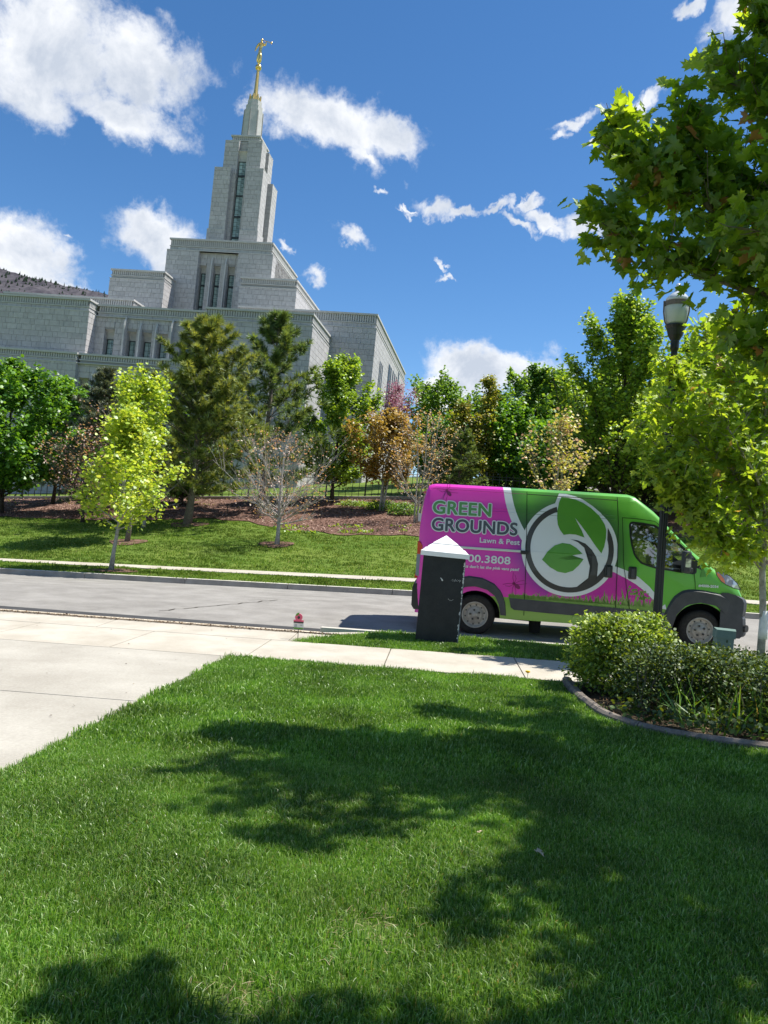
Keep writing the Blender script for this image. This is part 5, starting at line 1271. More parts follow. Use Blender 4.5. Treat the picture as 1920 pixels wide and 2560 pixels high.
tree('deep green maple on the hill between the lamp and the pale street tree', 15.2, 45, 11.3, 6.6, 2.6, 'oval', 'maple', 12000, .26, 33, bark=M_barkd, r0=.20, nb=46)
tree('dark-trunked maple on the slope nearest the front of the van', 13.6, 38.8, 9.6, 5.6, 2.6, 'oval', 'maple', 9500, .24, 34, bark=M_barkd, r0=.18, nb=40, wts=(.5, .2, .3))
tree('green maple high on the hill at the right edge', 19.5, 47, 11.5, 7.0, 2.2, 'oval', 'green', 12000, .27, 35, bark=M_barkd, r0=.2, nb=46)
tree('deep green tree behind the coral young maple', 10.8, 52, 9.6, 5.6, 1.2, 'oval', 'deep', 10500, .27, 36, bark=M_barkd, r0=.17, nb=40)
tree('pale olive tree far back on the hill between the dark trunks', 20.5, 66, 8.5, 8.0, 1.0, 'round', 'olive', 8000, .30, 37, bark=M_barkd, r0=.17, nb=40)
tree('dark leafy tree at the far right behind the pale street tree', 24.5, 56, 10.5, 8.0, 1.0, 'round', 'deep', 11000, .30, 38, bark=M_barkd, r0=.17, nb=44)
tree('far green tree filling the gap above the parked cars', 27, 74, 10.5, 11.0, .8, 'round', 'green', 8000, .36, 39, bark=M_barkd, r0=.17, nb=40)
tree('far deep green tree behind the parked cars near the lamp', 18.0, 76, 9.5, 10.0, .8, 'round', 'deep', 8000, .36, 40, bark=M_barkd, r0=.17, nb=40)

for i_, (s_, t_, H_, w_, k_, lab_) in enumerate([(2.9, 58, 7.4, 6.2, 'deep', 'dark green tree just right of the round skyline tree'), (3.9, 49, 6.2, 4.4, 'green', 'bushy green tree low behind the spiky maple'), (8.6, 60, 9.2, 7.0, 'deep', 'dense dark tree behind the tall upright maple'),
        (12.6, 58, 9.6, 7.0, 'green', 'green tree far back to the right of the tall upright maple'), (6.9, 45, 5.4, 4.6, 'green', 'short bushy tree behind the coral maple'), (11.5, 45, 7.6, 5.0, 'maple', 'light green tree right beside the tall upright maple'), (17.2, 40.5, 8.6, 5.2, 'maple', 'leaning light green tree near the right edge on the slope'),
        (-.2, 50, 4.6, 4.2, 'green', 'low green tree behind the bare white-stemmed tree'), (-14.9, 42.5, 5.0, 4.0, 'deep', 'dark green low tree between the spruce and the dense pine')]):
    tree(lab_, s_, t_, H_, w_, .7, 'oval', k_, 8500, .26, 60 + i_, bark=M_barkd, r0=.13, nb=38)

# parked cars behind the hill
car_specs = [(16.8, 61, (.50, .53, .56), 'silver car with a pale roof parked farthest left beyond the hill'), (19.6, 61, (.62, .64, .66), 'white car parked beyond the hill between the dark trunks'),
             (22.4, 61, (.34, .42, .52), 'pale blue car parked beyond the hill'), (25.2, 61.3, (.66, .67, .68), 'white car parked beyond the hill nearest the right edge'), (28.0, 61.5, (.16, .26, .38), 'dark blue car parked rightmost beyond the hill')]
Z_CAR = None
def car(s, t, col, lab, i):
    z = float(Hh(s, t)) + .02
    o = empty('parked_car', W(s, t, z), -ROADYAW - .25, label=lab, cat='car', group='cars parked beyond the hill')
    m = mat('car_paint_%d' % i, col, .3, .5, .2, coat=.6)
    prof = [(-2.15, .35), (-2.2, .75), (-2.05, .98), (-1.7, 1.02), (-1.15, 1.38), (-.5, 1.46), (.45, 1.44), (1.15, 1.02), (1.9, .88), (2.15, .7), (2.18, .35)]
    mb = MB()
    V = [];
    for y, k in ((-.86, 1), (.86, 1)):
        for x, zz in prof: V.append((x, y * (.82 if zz > 1.1 else 1), zz))
    n = len(prof); F = [tuple(range(n)), tuple(range(2 * n - 1, n - 1, -1))] + [((j + 1) % n, j, n + j, n + (j + 1) % n) for j in range(n)]
    mb.add(V, F); mb.build('body', m, o, bevel=.03)
    mb = MB(); mb.prism([(-1.45, 1.05), (-1.05, 1.34), (-.5, 1.41), (.40, 1.39), (.95, 1.04)], -.80, .80)
    for q in range(len(mb.v)):
        x, y, zz = mb.v[q]; mb.v[q] = (x, y * (.93 if zz > 1.2 else 1.06), zz)
    mb.build('side_glass', M_art, o)
    mb = MB(); mb.add([(1.16, -.70, 1.035), (1.16, .70, 1.035), (.50, .66, 1.425), (.50, -.66, 1.425)], [(0, 1, 2, 3)]); mb.build('windscreen', M_art, o)
    for x in (-1.35, 1.35):
        for y in (-.8, .8):
            mb = MB(); mb.lathe([(.01, -.1), (.32, -.1), (.32, .1), (.01, .1)], 16); w_ = mb.build('wheel', M_rub, o, loc=(x, y, .32)); w_.rotation_euler = (R(90), 0, 0)
for i, c in enumerate(car_specs): car(*c, i)
sheet('car_park', 12, 60, 58.5, 72, M_asph, off=.045, ds=2, dt=1.5, kind='structure', label='grey car park surface beyond the hill')
wl = empty('stone_wall', W(22, 80), label='pale tan wall far behind the parked cars', cat='wall')
mb = MB(); mb.box(-14, 22, 0, .4, -1, 2.4); mb.build('wall_face', M_wall, wl)

# low shrubs and ground cover in the mulch bed
def shrub(label, s, t, rx, ry, h, kind, n, size, cat='shrub', name='shrub', flat=.5, base=0.0, grp=None, tm=QUAD, wts=(.5, .3, .2), stems=8):
    o = empty(name, W(s, t), label=label, cat=cat, group=grp); mb = MB(); rd = random.Random(int(s * 100) + n)
    for k in range(stems):
        a = rd.uniform(0, 6.28); r = rd.uniform(.2, .8); mb.tube([(rx * .25 * math.cos(a), ry * .25 * math.sin(a), 0), (rx * r * .6 * math.cos(a), ry * r * .6 * math.sin(a), h * .5), (rx * r * math.cos(a), ry * r * math.sin(a), h * .85)], [.012, .008, .004], 4, cap=False)
    mb.build('stem', M_barkd, o)
    u = rng.normal(size=(n, 3)); u /= np.linalg.norm(u, axis=1)[:, None]; u[:, 2] = np.abs(u[:, 2]); r = rng.random(n) ** .28
    lump = 1 + .14 * np.sin(u[:, 0] * 7 + s) * np.sin(u[:, 1] * 6 + t) + .08 * np.sin(u[:, 2] * 11 + 1)
    P = u * r[:, None] * lump[:, None] * np.array([rx, ry, h]); P[:, 2] = np.maximum(P[:, 2], base)
    link('foliage', leaves_mesh('foliage', P, size, tm, LM[kind], wts, .35, u), o); return o
shrub('dark green spreading juniper in the mulch bed beside the pale tree', -1.9, 39.8, .9, .7, .75, 'deep', 1800, .10)
shrub('second low green juniper left of the pale tree', -3.1, 41.3, 1.1, .7, .6, 'green', 1600, .10)
shrub('low yellow-green groundcover mound at the back of the mulch bed', -4.6, 42.6, 1.4, .9, .35, 'maple', 1500, .10, cat='ground cover')
def scatterP(n, s0, s1, t0, t1, fn=None):
    S = rng.uniform(s0, s1, n); T = rng.uniform(t0, t1, n)
    if fn is not None: k = fn(S, T); S, T = S[k], T[k]
    return np.stack([S * AX.x + T * BX.x, S * AX.y + T * BX.y, Hh(S, T)], -1), S, T
P, S, T = scatterP(2600, -8, -1.5, 34, 36.4, lambda a, b: (np.sin(a * 2.1 + b) + np.sin(b * 4.3 - a) > .5))
link('groundcover', leaves_mesh('groundcover', P + np.array([0, 0, .04]), .14, QUAD, LM['maple'], (.5, .35, .15), .2), kind='stuff', label='patches of green groundcover at the front of the mulch bed')
P, S, T = scatterP(3000, -28, 10, 42.5, 45.6, lambda a, b: (np.sin(a * 1.1 + b) + np.sin(b * 2.3 - a * 1.7) > .3))
link('groundcover', leaves_mesh('groundcover', P + np.array([0, 0, .05]), .16, QUAD, LM['olive'], (.5, .3, .2), .2), kind='stuff', label='sparse olive groundcover along the foot of the fence')
# bark chips
def chips(n, s0, s1, t0, t1, size, m3, name, lab, fn=None, z=.03):
    P, S, T = scatterP(n, s0, s1, t0, t1, fn); me = leaves_mesh(name, P + np.array([0, 0, z]), size, QUAD, m3, (.45, .35, .2), .55); return link(name, me, kind='stuff', label=lab)
CH3 = [mat('chip_brown', (.20, .115, .09), .9, .1), mat('chip_pale', (.46, .32, .26), .9, .1), mat('chip_dark', (.05, .028, .02), .95, .1)]
chips(42000, -34, 12, 33.8, 45.8, .085, CH3, 'bark_chips', 'reddish bark chips covering the mulch bed', lambda a, b: b > np.interp(a, [p[0] for p in MULCH], [p[1] for p in MULCH]) + .1, .075)
# mulch rings round lawn trees
for (s, t, r, lab) in ((-9.93, 22.84, .75, 'small mulch ring round the street maple'), (-12.83, 30.6, .75, 'mulch ring round the taller yellow-green maple'), (-6.75, 31.2, .72, 'mulch ring round the bare silver redbud'), (-12.05, 35.6, .9, 'mulch ring round the dense pine')):
    V = [tuple(W(s, t, off=.05))]; k = 26
    for j in range(k): a = 2 * math.pi * j / k; rr = r * (1 + .12 * math.sin(3 * a + s)); V.append(tuple(W(s + rr * math.cos(a), t + rr * .9 * math.sin(a), off=.035)))
    me = bpy.data.meshes.new('mulch_ring'); me.from_pydata(V, [], [(0, 1 + j, 1 + (j + 1) % k) for j in range(k)]); link('mulch_ring', me, None, M_mulch, kind='structure', label=lab)

# ------------------------------------------------------------------ near trees with explicit limbs
def big_tree(label, base, limbs, kinds, leaf, nleaf, nind, bark, r0, trunk, seed, spread=.10, name='maple_tree', dens=None, wts=(.6, .33, .07), up=.25, sub=5, subl=.5):
    rd = random.Random(seed); bw = W(*base, off=-.06); root = empty(name, bw, label=label, cat='tree'); mb = MB(); pts = []; dirs = []; wt = []
    def loc(s, t, z): p = W(s, t, z); return p - bw
    TP = [loc(*p) for p in trunk]; TP[0] = TP[0] + Vector((0, 0, -.15)); n = len(TP); mb.tube(TP, [r0 * (1.25 if i == 0 else (1 - .62 * i / (n - 1))) for i in range(n)], 10)
    for (P, r, d_) in limbs:
        P = [loc(*p) for p in P]; Q = [P[0]]
        for a, b in zip(P[:-1], P[1:]):
            for k in range(1, 4): Q.append(a.lerp(b, k / 3) + Vector((rd.gauss(0, .02), rd.gauss(0, .02), rd.gauss(0, .02))))
        m = len(Q); mb.tube(Q, [r * (1 - .85 * i / (m - 1)) for i in range(m)], 6, cap=False)
        Lt = sum((b - a).length for a, b in zip(Q[:-1], Q[1:]))
        for i in range(1, m):
            f = i / (m - 1); dd = (Q[i] - Q[i - 1]).normalized()
            for k in range(4): pts.append(Q[i - 1].lerp(Q[i], rd.random())); dirs.append(dd); wt.append(.3 + f if f > .15 else .05)
            for k in range(sub):
                if f < .12: continue
                ax = Vector((rd.gauss(0, 1), rd.gauss(0, 1), rd.gauss(.25, .7))).normalized(); e = (dd * .7 + ax * .9).normalized(); L = subl * (1.1 - .7 * f) * rd.uniform(.35, 1.15) * min(1, Lt / 1.6)
                a = Q[i - 1].lerp(Q[i], rd.random()); b = a + e * L; c = b + (e + Vector((0, 0, .25))).normalized() * L * .5; mb.tube([a, b, c], [.008, .005, .0025], 3, cap=False)
                for q in range(5): kk = rd.uniform(.25, 1.4); pp = a.lerp(b, kk) if kk < 1 else b.lerp(c, (kk - 1) * 2); pts.append(pp); dirs.append(e); wt.append(1.0 * d_)
    mb.build('trunk', bark, root, smooth=True)
    P = np.array([tuple(p) for p in pts]); D = np.array([tuple(d) for d in dirs]); w_ = np.array(wt); w_ /= w_.sum()
    idx = rng.choice(len(P), nleaf, p=w_); Q = P[idx] + rng.normal(size=(nleaf, 3)) * spread; o_ = D[idx] * .5 + np.array([0, 0, -.45])
    mi = rng.choice(3, nleaf, p=np.array(wts) / sum(wts))
    # distance to the eye: the closest leaves inside the view are single objects
    wp = Q + np.array(bw); dv = wp - np.array([0, 0, EYE]); fw = dv @ np.array([0, cp, sp]); 
    xr = dv @ np.array([cr, -sp * sr, cp * sr]); yu = dv @ np.array([-sr, -sp * cr, cp * cr])
    inv = (fw > 0) & (np.abs(xr / fw) < .50) & (np.abs(yu / fw) < .665)
    order = np.argsort(np.where(inv, np.linalg.norm(dv, axis=1), 1e9)); ind = set(order[:nind].tolist())
    rest_ = np.array([i for i in range(nleaf) if i not in ind])
    link('foliage', leaves_mesh('foliage', Q[rest_], leaf, MAPLE, LM[kinds], wts, up, o_[rest_], midx=mi[rest_]), root, kind='stuff')
    protos = []
    for k in range(3):
        me = me_np('leaf', MAPLE[0] * leaf, np.array(MAPLE[1])); me.materials.append(LM[kinds][k]); protos.append(me)
    ii = np.array(sorted(ind)); X, Y, Z = frames(len(ii), up, o_[ii])
    for k, i in enumerate(ii):
        o = bpy.data.objects.new('leaf', protos[mi[i]]); o.parent = root; s_ = rng.uniform(.75, 1.2)
        o.matrix_local = Matrix(((X[k][0] * s_, Y[k][0] * s_, Z[k][0] * s_, Q[i][0]), (X[k][1] * s_, Y[k][1] * s_, Z[k][1] * s_, Q[i][1]), (X[k][2] * s_, Y[k][2] * s_, Z[k][2] * s_, Q[i][2]), (0, 0, 0, 1))); COL.objects.link(o)
    return root
# near maple: limbs reach in from beyond the right edge
TR = [(4.6, 6.4, .05), (4.55, 6.4, 1.5), (4.4, 6.35, 3.0), (4.2, 6.3, 5.0), (4.0, 6.3, 7.2)]
NL = []
def limb(pts, r=.05, d=1.0): NL.append((pts, r, d))
limb([(4.4, 6.35, 3.0), (3.3, 6.4, 3.55), (2.53, 6.4, 3.80), (1.89, 6.5, 4.03), (1.58, 6.5, 4.12), (1.25, 6.5, 4.30), (1.06, 6.5, 4.50)], .05, .9)
limb([(4.3, 6.3, 3.6), (3.2, 6.4, 4.0), (2.49, 6.5, 4.2), (1.9, 6.5, 4.55), (1.45, 6.5, 4.80), (1.23, 6.5, 4.98), (1.14, 6.5, 5.2)], .05)
limb([(4.25, 6.3, 3.9), (3.2, 6.3, 4.35), (2.3, 6.4, 4.62), (1.75, 6.5, 4.75), (1.35, 6.4, 4.80)], .04)
limb([(4.2, 6.3, 4.3), (3.0, 6.4, 4.5), (2.45, 6.5, 4.6), (2.05, 6.5, 4.82), (1.80, 6.5, 5.05), (1.66, 6.5, 5.34)], .05)
limb([(4.2, 6.3, 4.7), (3.2, 6.4, 5.0), (2.55, 6.5, 5.25), (2.25, 6.5, 5.5), (2.0, 6.5, 5.8)], .05)
limb([(4.15, 6.3, 5.2), (3.0, 6.3, 5.5), (2.55, 6.5, 5.7), (2.35, 6.5, 6.05), (2.2, 6.5, 6.35)], .05)
limb([(4.4, 6.3, 3.2), (3.4, 6.0, 3.6), (2.7, 5.8, 3.85), (2.0, 5.7, 4.05)], .045)
limb([(4.4, 6.3, 2.9), (3.7, 6.9, 3.1), (3.2, 7.3, 3.45), (2.95, 7.5, 3.7)], .045)
limb([(4.3, 6.3, 3.3), (3.5, 7.1, 3.9), (2.9, 7.6, 4.5), (2.6, 7.9, 5.0)], .045)
limb([(4.4, 6.3, 2.7), (3.4, 6.5, 3.1), (3.0, 6.6, 3.3), (2.6, 6.7, 3.45), (2.35, 6.8, 3.65)], .045, 1.2)
limb([(4.4, 6.3, 3.0), (3.4, 6.2, 3.7), (2.6, 6.2, 4.0), (2.05, 6.1, 4.3)], .045, 1.2)
rq = random.Random(77)
for k in range(26):   # the part of the crown above and beyond the frame; its shade falls over the lawn
    th = rq.uniform(0, 6.283); z0 = rq.uniform(3.6, 7.0); r = rq.uniform(1.6, 3.3) * (1.0 - max(0, z0 - 5.5) * .18)
    ex, ey, ez = 4.1 + r * math.cos(th), 6.3 + r * .95 * math.sin(th), z0 + rq.uniform(.6, 1.6)
    if ey > 7.2 and ex < 3.4: continue
    if ex < 2.7 and 5.4 < ey and ez < 6.6: ez = rq.uniform(6.7, 7.6)
    if ex < 2.2 + (6.5 - ey) * .2 and ez < EYE + ey * .70: ez = EYE + ey * .70 + rq.uniform(.25, .9)
    lo = float(np.interp(ey - .155 * ez, [2.3, 2.7, 3.5, 4.2, 4.9, 5.5, 6.5, 7.7, 9.4], [.5, .35, -.1, -1.0, -1.5, -1.1, -.8, -.05, 1.5]))
    ex += max(0, lo + .35 - (ex - .509 * ez))
    limb([(4.2, 6.3, z0 * .93), ((4.1 + ex) / 2, (6.3 + ey) / 2, (z0 + ez) / 2 + .1), (ex, ey, ez)], .05)
for (ex, ey, ez) in ((2.1, 5.9, 6.9), (2.5, 5.4, 6.9), (2.9, 6.1, 7.6), (2.2, 4.7, 5.9), (2.9, 4.0, 5.4), (3.4, 3.6, 5.1), (3.6, 3.3, 4.9), (4.2, 3.4, 4.2), (5.2, 4.4, 4.2), (4.4, 8.2, 4.8), (3.6, 8.6, 5.2)):
    limb([(4.2, 6.3, max(3.5, ez * .75)), ((4.1 + ex) / 2, (6.3 + ey) / 2, ez * .92), (ex, ey, ez)], .05, 1.1)
for e_ in ((3.3, 4.2, 5.0), (3.9, 4.6, 5.2), (4.6, 4.3, 5.0), (3.6, 5.2, 5.2), (4.6, 5.2, 5.4), (5.3, 5.0, 5.0), (3.2, 3.7, 4.7), (4.0, 3.8, 4.6)):  # limbs out of view, added to close up the shade on the lawn
    limb([(4.2, 6.3, e_[2] * .8), ((4.2 + e_[0]) / 2, (6.3 + e_[1]) / 2, e_[2] * .95), e_], .04, 1.3)
limb([(4.2, 6.3, 3.6), (3.7, 4.2, 4.5), (2.9, 3.0, 4.7), (1.9, 2.95, 4.65), (1.35, 3.2, 4.6)], .045, 1.0)  # this limb and the next: unseen, routed so their tips shade the nearest lawn
limb([(4.2, 6.3, 3.8), (3.7, 3.9, 4.6), (2.9, 3.1, 4.8), (2.2, 3.25, 4.8)], .04, 1.0)
big_tree('large dark-leaved maple overhanging the top right of the lawn', (4.6, 6.4), NL, 'near', .13, 15500, 300, M_bark, .13, TR, 5, spread=.085, sub=5, subl=.36, wts=(.66, .32, .02))
# pale-barked street tree beside the lamp
NL = []
def _x(): pass
TR2 = [(4.95, 11.85, -.05), (4.93, 11.85, .8), (4.86, 11.85, 1.5), (4.84, 11.85, 2.3), (4.80, 11.85, 3.3), (4.75, 11.85, 4.4), (4.72, 11.85, 5.2)]
limb([(4.88, 11.85, 1.50), (4.62, 11.75, 1.72), (4.25, 11.6, 1.86), (3.94, 11.5, 2.05), (3.6, 11.45, 2.42), (3.3, 11.4, 2.75), (3.1, 11.4, 2.95)], .03, 2.6)
limb([(4.6, 11.75, 1.72), (4.2, 11.5, 1.95), (3.9, 11.3, 2.2), (3.5, 11.2, 2.6), (3.2, 11.2, 2.8)], .02, 2.6)
limb([(4.86, 11.85, 1.9), (4.6, 11.7, 2.5), (4.2, 11.6, 2.95), (3.8, 11.5, 3.25), (3.4, 11.4, 3.5), (3.05, 11.4, 3.9)], .03)
limb([(4.85, 11.85, 2.0), (4.5, 11.9, 2.7), (4.1, 12.0, 3.3), (3.7, 12.1, 3.9), (3.4, 12.1, 4.4)], .03)
limb([(4.85, 11.85, 2.3), (4.5, 11.6, 3.1), (4.2, 11.4, 3.8), (3.95, 11.3, 4.6)], .03)
limb([(4.84, 11.85, 2.6), (4.4, 12.2, 3.2), (3.7, 12.5, 3.6), (3.2, 12.7, 4.1)], .03)
limb([(4.8, 11.85, 3.3), (4.5, 11.9, 4.1), (4.3, 11.8, 4.9)], .03)
limb([(4.86, 11.85, 1.6), (5.3, 11.7, 2.0), (5.8, 11.5, 2.6), (6.2, 11.4, 3.2)], .03)
limb([(4.85, 11.85, 2.0), (5.1, 11.4, 2.8), (5.3, 11.1, 3.6)], .03); limb([(4.83, 11.85, 2.5), (5.3, 12.1, 3.3), (5.8, 12.3, 4.2)], .03); limb([(4.8, 11.85, 3.5), (5.0, 11.8, 4.5), (5.2, 11.7, 5.3)], .03)
for q_ in ([(4.84, 11.85, 2.4), (4.3, 11.9, 3.3), (3.6, 12.0, 4.2), (3.1, 12.0, 4.6)], [(4.84, 11.85, 2.1), (4.2, 12.2, 2.9), (3.4, 12.4, 3.3), (2.9, 12.4, 3.6)], [(4.8, 11.85, 3.0), (4.3, 11.6, 3.9), (3.8, 11.5, 4.6), (3.5, 11.4, 5.0)], [(4.8, 11.85, 3.4), (4.5, 11.5, 4.2), (4.2, 11.4, 4.8)], [(4.84, 11.85, 2.5), (4.4, 11.3, 2.9), (3.9, 11.1, 3.5), (3.6, 11.0, 3.9)]):
    limb(q_, .025, 1.1)
bt = big_tree('pale-barked young maple with a white trunk wrap right of the lamp', (4.95, 11.85), NL, 'birch', .12, 6000, 300, M_barkw, .055, TR2, 9, spread=.095, sub=6, subl=.5, wts=(.60, .385, .015))
mb = MB(); mb.tube([W(4.944, 11.85, z) - bt.location for z in (.50, .64, .78, .92)], [.066, .064, .063, .061], 14); mb.build('trunk_wrap', M_wrap, bt, smooth=True)

# ------------------------------------------------------------------ hedges and bed planting
def hedge(label, pts, rr, h, kinds, n, size, seed, wts, name='hedge', tm=QUAD, z0=-.02):
    o = empty(name, W(pts[0][0], pts[0][1]), label=label, cat='hedge'); rd = random.Random(seed); mb = MB()
    for k in range(34):
        f = rd.random() * (len(pts) - 1.001); i = int(f); a = [pts[i][j] + (pts[i + 1][j] - pts[i][j]) * (f - i) for j in (0, 1)]
        s, t = a[0] + rd.uniform(-rr, rr) * .45, a[1] + rd.uniform(-rr, rr) * .45; p = W(s, t) - o.location
        q = p + Vector((rd.uniform(-.18, .18), rd.uniform(-.18, .18), h * rd.uniform(.6, .92))); mb.tube([p, p.lerp(q, .5) + Vector((rd.uniform(-.05, .05), rd.uniform(-.05, .05), 0)), q], [.012, .008, .004], 4, cap=False)
    mb.build('stem', M_bark, o)
    f = rng.random(n) * (len(pts) - 1.001); i = f.astype(int); A = np.array(pts, float); c = A[i] + (A[i + 1] - A[i]) * (f - i)[:, None]
    u = rng.normal(size=(n, 3)); u /= np.linalg.norm(u, axis=1)[:, None]; u[:, 2] = np.where(u[:, 2] < -.8, -u[:, 2], u[:, 2])
    lump = 1 + .13 * np.sin(c[:, 0] * 9 + u[:, 1] * 5) * np.sin(c[:, 1] * 7 + u[:, 0] * 4) + .06 * np.sin(c[:, 0] * 23)
    r = (rng.random(n) ** .3) * lump
    sup = np.sign(u) * np.abs(u) ** .7; sup /= np.maximum(1, np.abs(sup).max(1))[:, None]
    S = c[:, 0] + sup[:, 0] * rr * r; T = c[:, 1] + sup[:, 1] * rr * r; Z = Hh(S, T) + z0 + h * .5 + sup[:, 2] * h * .5 * r
    P = np.stack([S * AX.x + T * BX.x, S * AX.y + T * BX.y, Z], -1) - np.array(o.location)
    link('foliage', leaves_mesh('foliage', P, size, tm, LM[kinds], wts, .25, u * .8), o); return o
OV = (np.array([(0, 0, 0), (.26, .3, .05), (.22, .7, .04), (0, 1, -.04), (-.22, .7, .04), (-.26, .3, .05)]), [(0, 1, 5), (1, 2, 4), (1, 4, 5), (2, 3, 4)])
hedge('bright yellow-green clipped shrub nearest the sidewalk', [(2.02, 9.0), (2.35, 9.0)], .50, .90, 'hedge', 13500, .048, 1, (.4, .42, .18), name='shrub', tm=OV)
hedge('dark sparse boxwood shrub in the middle of the bed', [(2.25, 8.05), (2.7, 8.1), (3.1, 8.3)], .44, .68, 'hedgeb', 11000, .038, 2, (.5, .2, .3), name='shrub', tm=OV)
hedge('long low dark green hedge running off the right edge', [(3.0, 8.9), (3.6, 8.8), (4.4, 8.5), (5.4, 8.2)], .50, .60, 'hedgeb', 15000, .042, 3, (.55, .25, .2), tm=OV)
hedge('leafy dark green shrub at the right edge of the bed', [(3.3, 7.7), (4.0, 7.6), (4.8, 7.5)], .50, .62, 'hedgeb', 13000, .045, 4, (.5, .25, .25), name='shrub', tm=OV)
P, S, T = scatterP(5200, 1.8, 6, 6.6, 8.6, lambda a, b: np.array([in_bed(x, y - .12) for x, y in zip(a, b)]) & (b < 7.6 + .2 * np.sin(a * 5)))
link('bed_groundcover', leaves_mesh('bed_groundcover', P + np.array([0, 0, .06]) + np.abs(rng.normal(size=P.shape)) * np.array([0, 0, .07]), .06, OV, LM['hedgeb'], (.5, .3, .2), .2), kind='stuff', label='low leafy groundcover along the bed border')
BL = (np.array([(-.02, 0, 0), (.02, 0, 0), (.016, .5, .02), (-.016, .5, .02), (0, 1, -.12)]), [(0, 1, 2), (0, 2, 3), (3, 2, 4)])
P, S, T = scatterP(420, 2.4, 5.5, 7.0, 8.0, lambda a, b: np.array([in_bed(x, y - .2) for x, y in zip(a, b)]))
n = len(P); me = leaves_mesh('long_grass', P, .42, BL, [LM['green'][0], LM['maple'][0], LM['bronze'][1]], (.6, .3, .1), 0, np.array([0, 0, 3.0]) + rng.normal(size=(n, 3)) * .9); link('long_grass', me, kind='stuff', label='long untidy grass growing among the bed shrubs')
CH4 = [mat('litter_brown', (.10, .06, .035), .9, .1), mat('litter_tan', (.24, .17, .10), .9, .1), mat('litter_dark', (.03, .02, .014), .95, .1)]
chips(3500, 1.65, 6, 6.4, 9.4, .035, CH4, 'leaf_litter', 'brown leaf litter on the bed soil', lambda a, b: np.array([in_bed(x, y - .1) for x, y in zip(a, b)]), .01)
chips(2600, -12, -.95, 11.67, 11.77, .03, CH4, 'joint_litter', 'dead leaves and grit packed in the apron joint', None, .015)
chips(160, -9, -2.6, 2, 13, .022, CH4, 'drive_litter', 'small dark bits scattered over the driveway', None, .008)

# ------------------------------------------------------------------ grass blades
def blade_tuft(name, n, rad, h, mats, seed, w=.0032, lean=.5):
    rd = random.Random(seed); V = []; F = []; M_ = []
    for i in range(n):
        a, r = rd.uniform(0, 6.283), rad * math.sqrt(rd.random()); x, y = r * math.cos(a), r * math.sin(a); hh = h * rd.uniform(.55, 1.15); th = rd.uniform(0, 6.283); l = rd.gauss(0, lean) * hh; ph = rd.uniform(0, 6.283)
        dx, dy = math.cos(th) * w, math.sin(th) * w; lx, ly = l * math.cos(ph), l * math.sin(ph); k = len(V)
        V += [(x - dx, y - dy, -.01), (x + dx, y + dy, -.01), (x + dx * .85 + lx * .3, y + dy * .85 + ly * .3, hh * .55), (x - dx * .85 + lx * .3, y - dy * .85 + ly * .3, hh * .55), (x + lx, y + ly, hh * (1 - .25 * min(1, abs(l) / hh)))]
        F += [(k, k + 1, k + 2), (k, k + 2, k + 3), (k + 3, k + 2, k + 4)]; q = rd.choices((0, 1, 2, 3), (.44, .28, .25, .03))[0]; M_ += [q, q, q]
    me = me_np(name, V, F, M_)
    for m in mats: me.materials.append(m)
    return bpy.data.objects.new(name, me)
GM = [L3('blade', (.13, .245, .024), tcol=(.22, .44, .02), trans=.38, gloss=.03, rough=.45, var=.40, patch=1.3), L3('blade_light', (.27, .39, .10), tcol=(.34, .54, .06), trans=.38, gloss=.06, rough=.4, var=.35, patch=1.3), L3('blade_dark', (.045, .13, .012), tcol=(.10, .25, .012), trans=.36, gloss=.02, rough=.5, var=.4, patch=1.3), L3('blade_straw', (.42, .38, .20), trans=.3)]
GF = [L3('far_blade', (.125, .205, .035), tcol=(.24, .36, .04), trans=.4, gloss=.0, var=.45, patch=.35), L3('far_blade_light', (.22, .29, .07), tcol=(.34, .42, .06), trans=.4, gloss=.0, var=.4, patch=.35), L3('far_blade_dark', (.07, .135, .022), trans=.4, gloss=.0, var=.4, patch=.35), L3('far_blade_straw', (.40, .36, .18), trans=.3, gloss=.0)]
def tuft_collection(name, n, rad, h, w, k=5, lean=.5, gm=None):
    c = bpy.data.collections.new(name)
    for i in range(k): c.objects.link(blade_tuft('tuft', n, rad, h, gm or GM, 100 + i, w, lean))
    return c
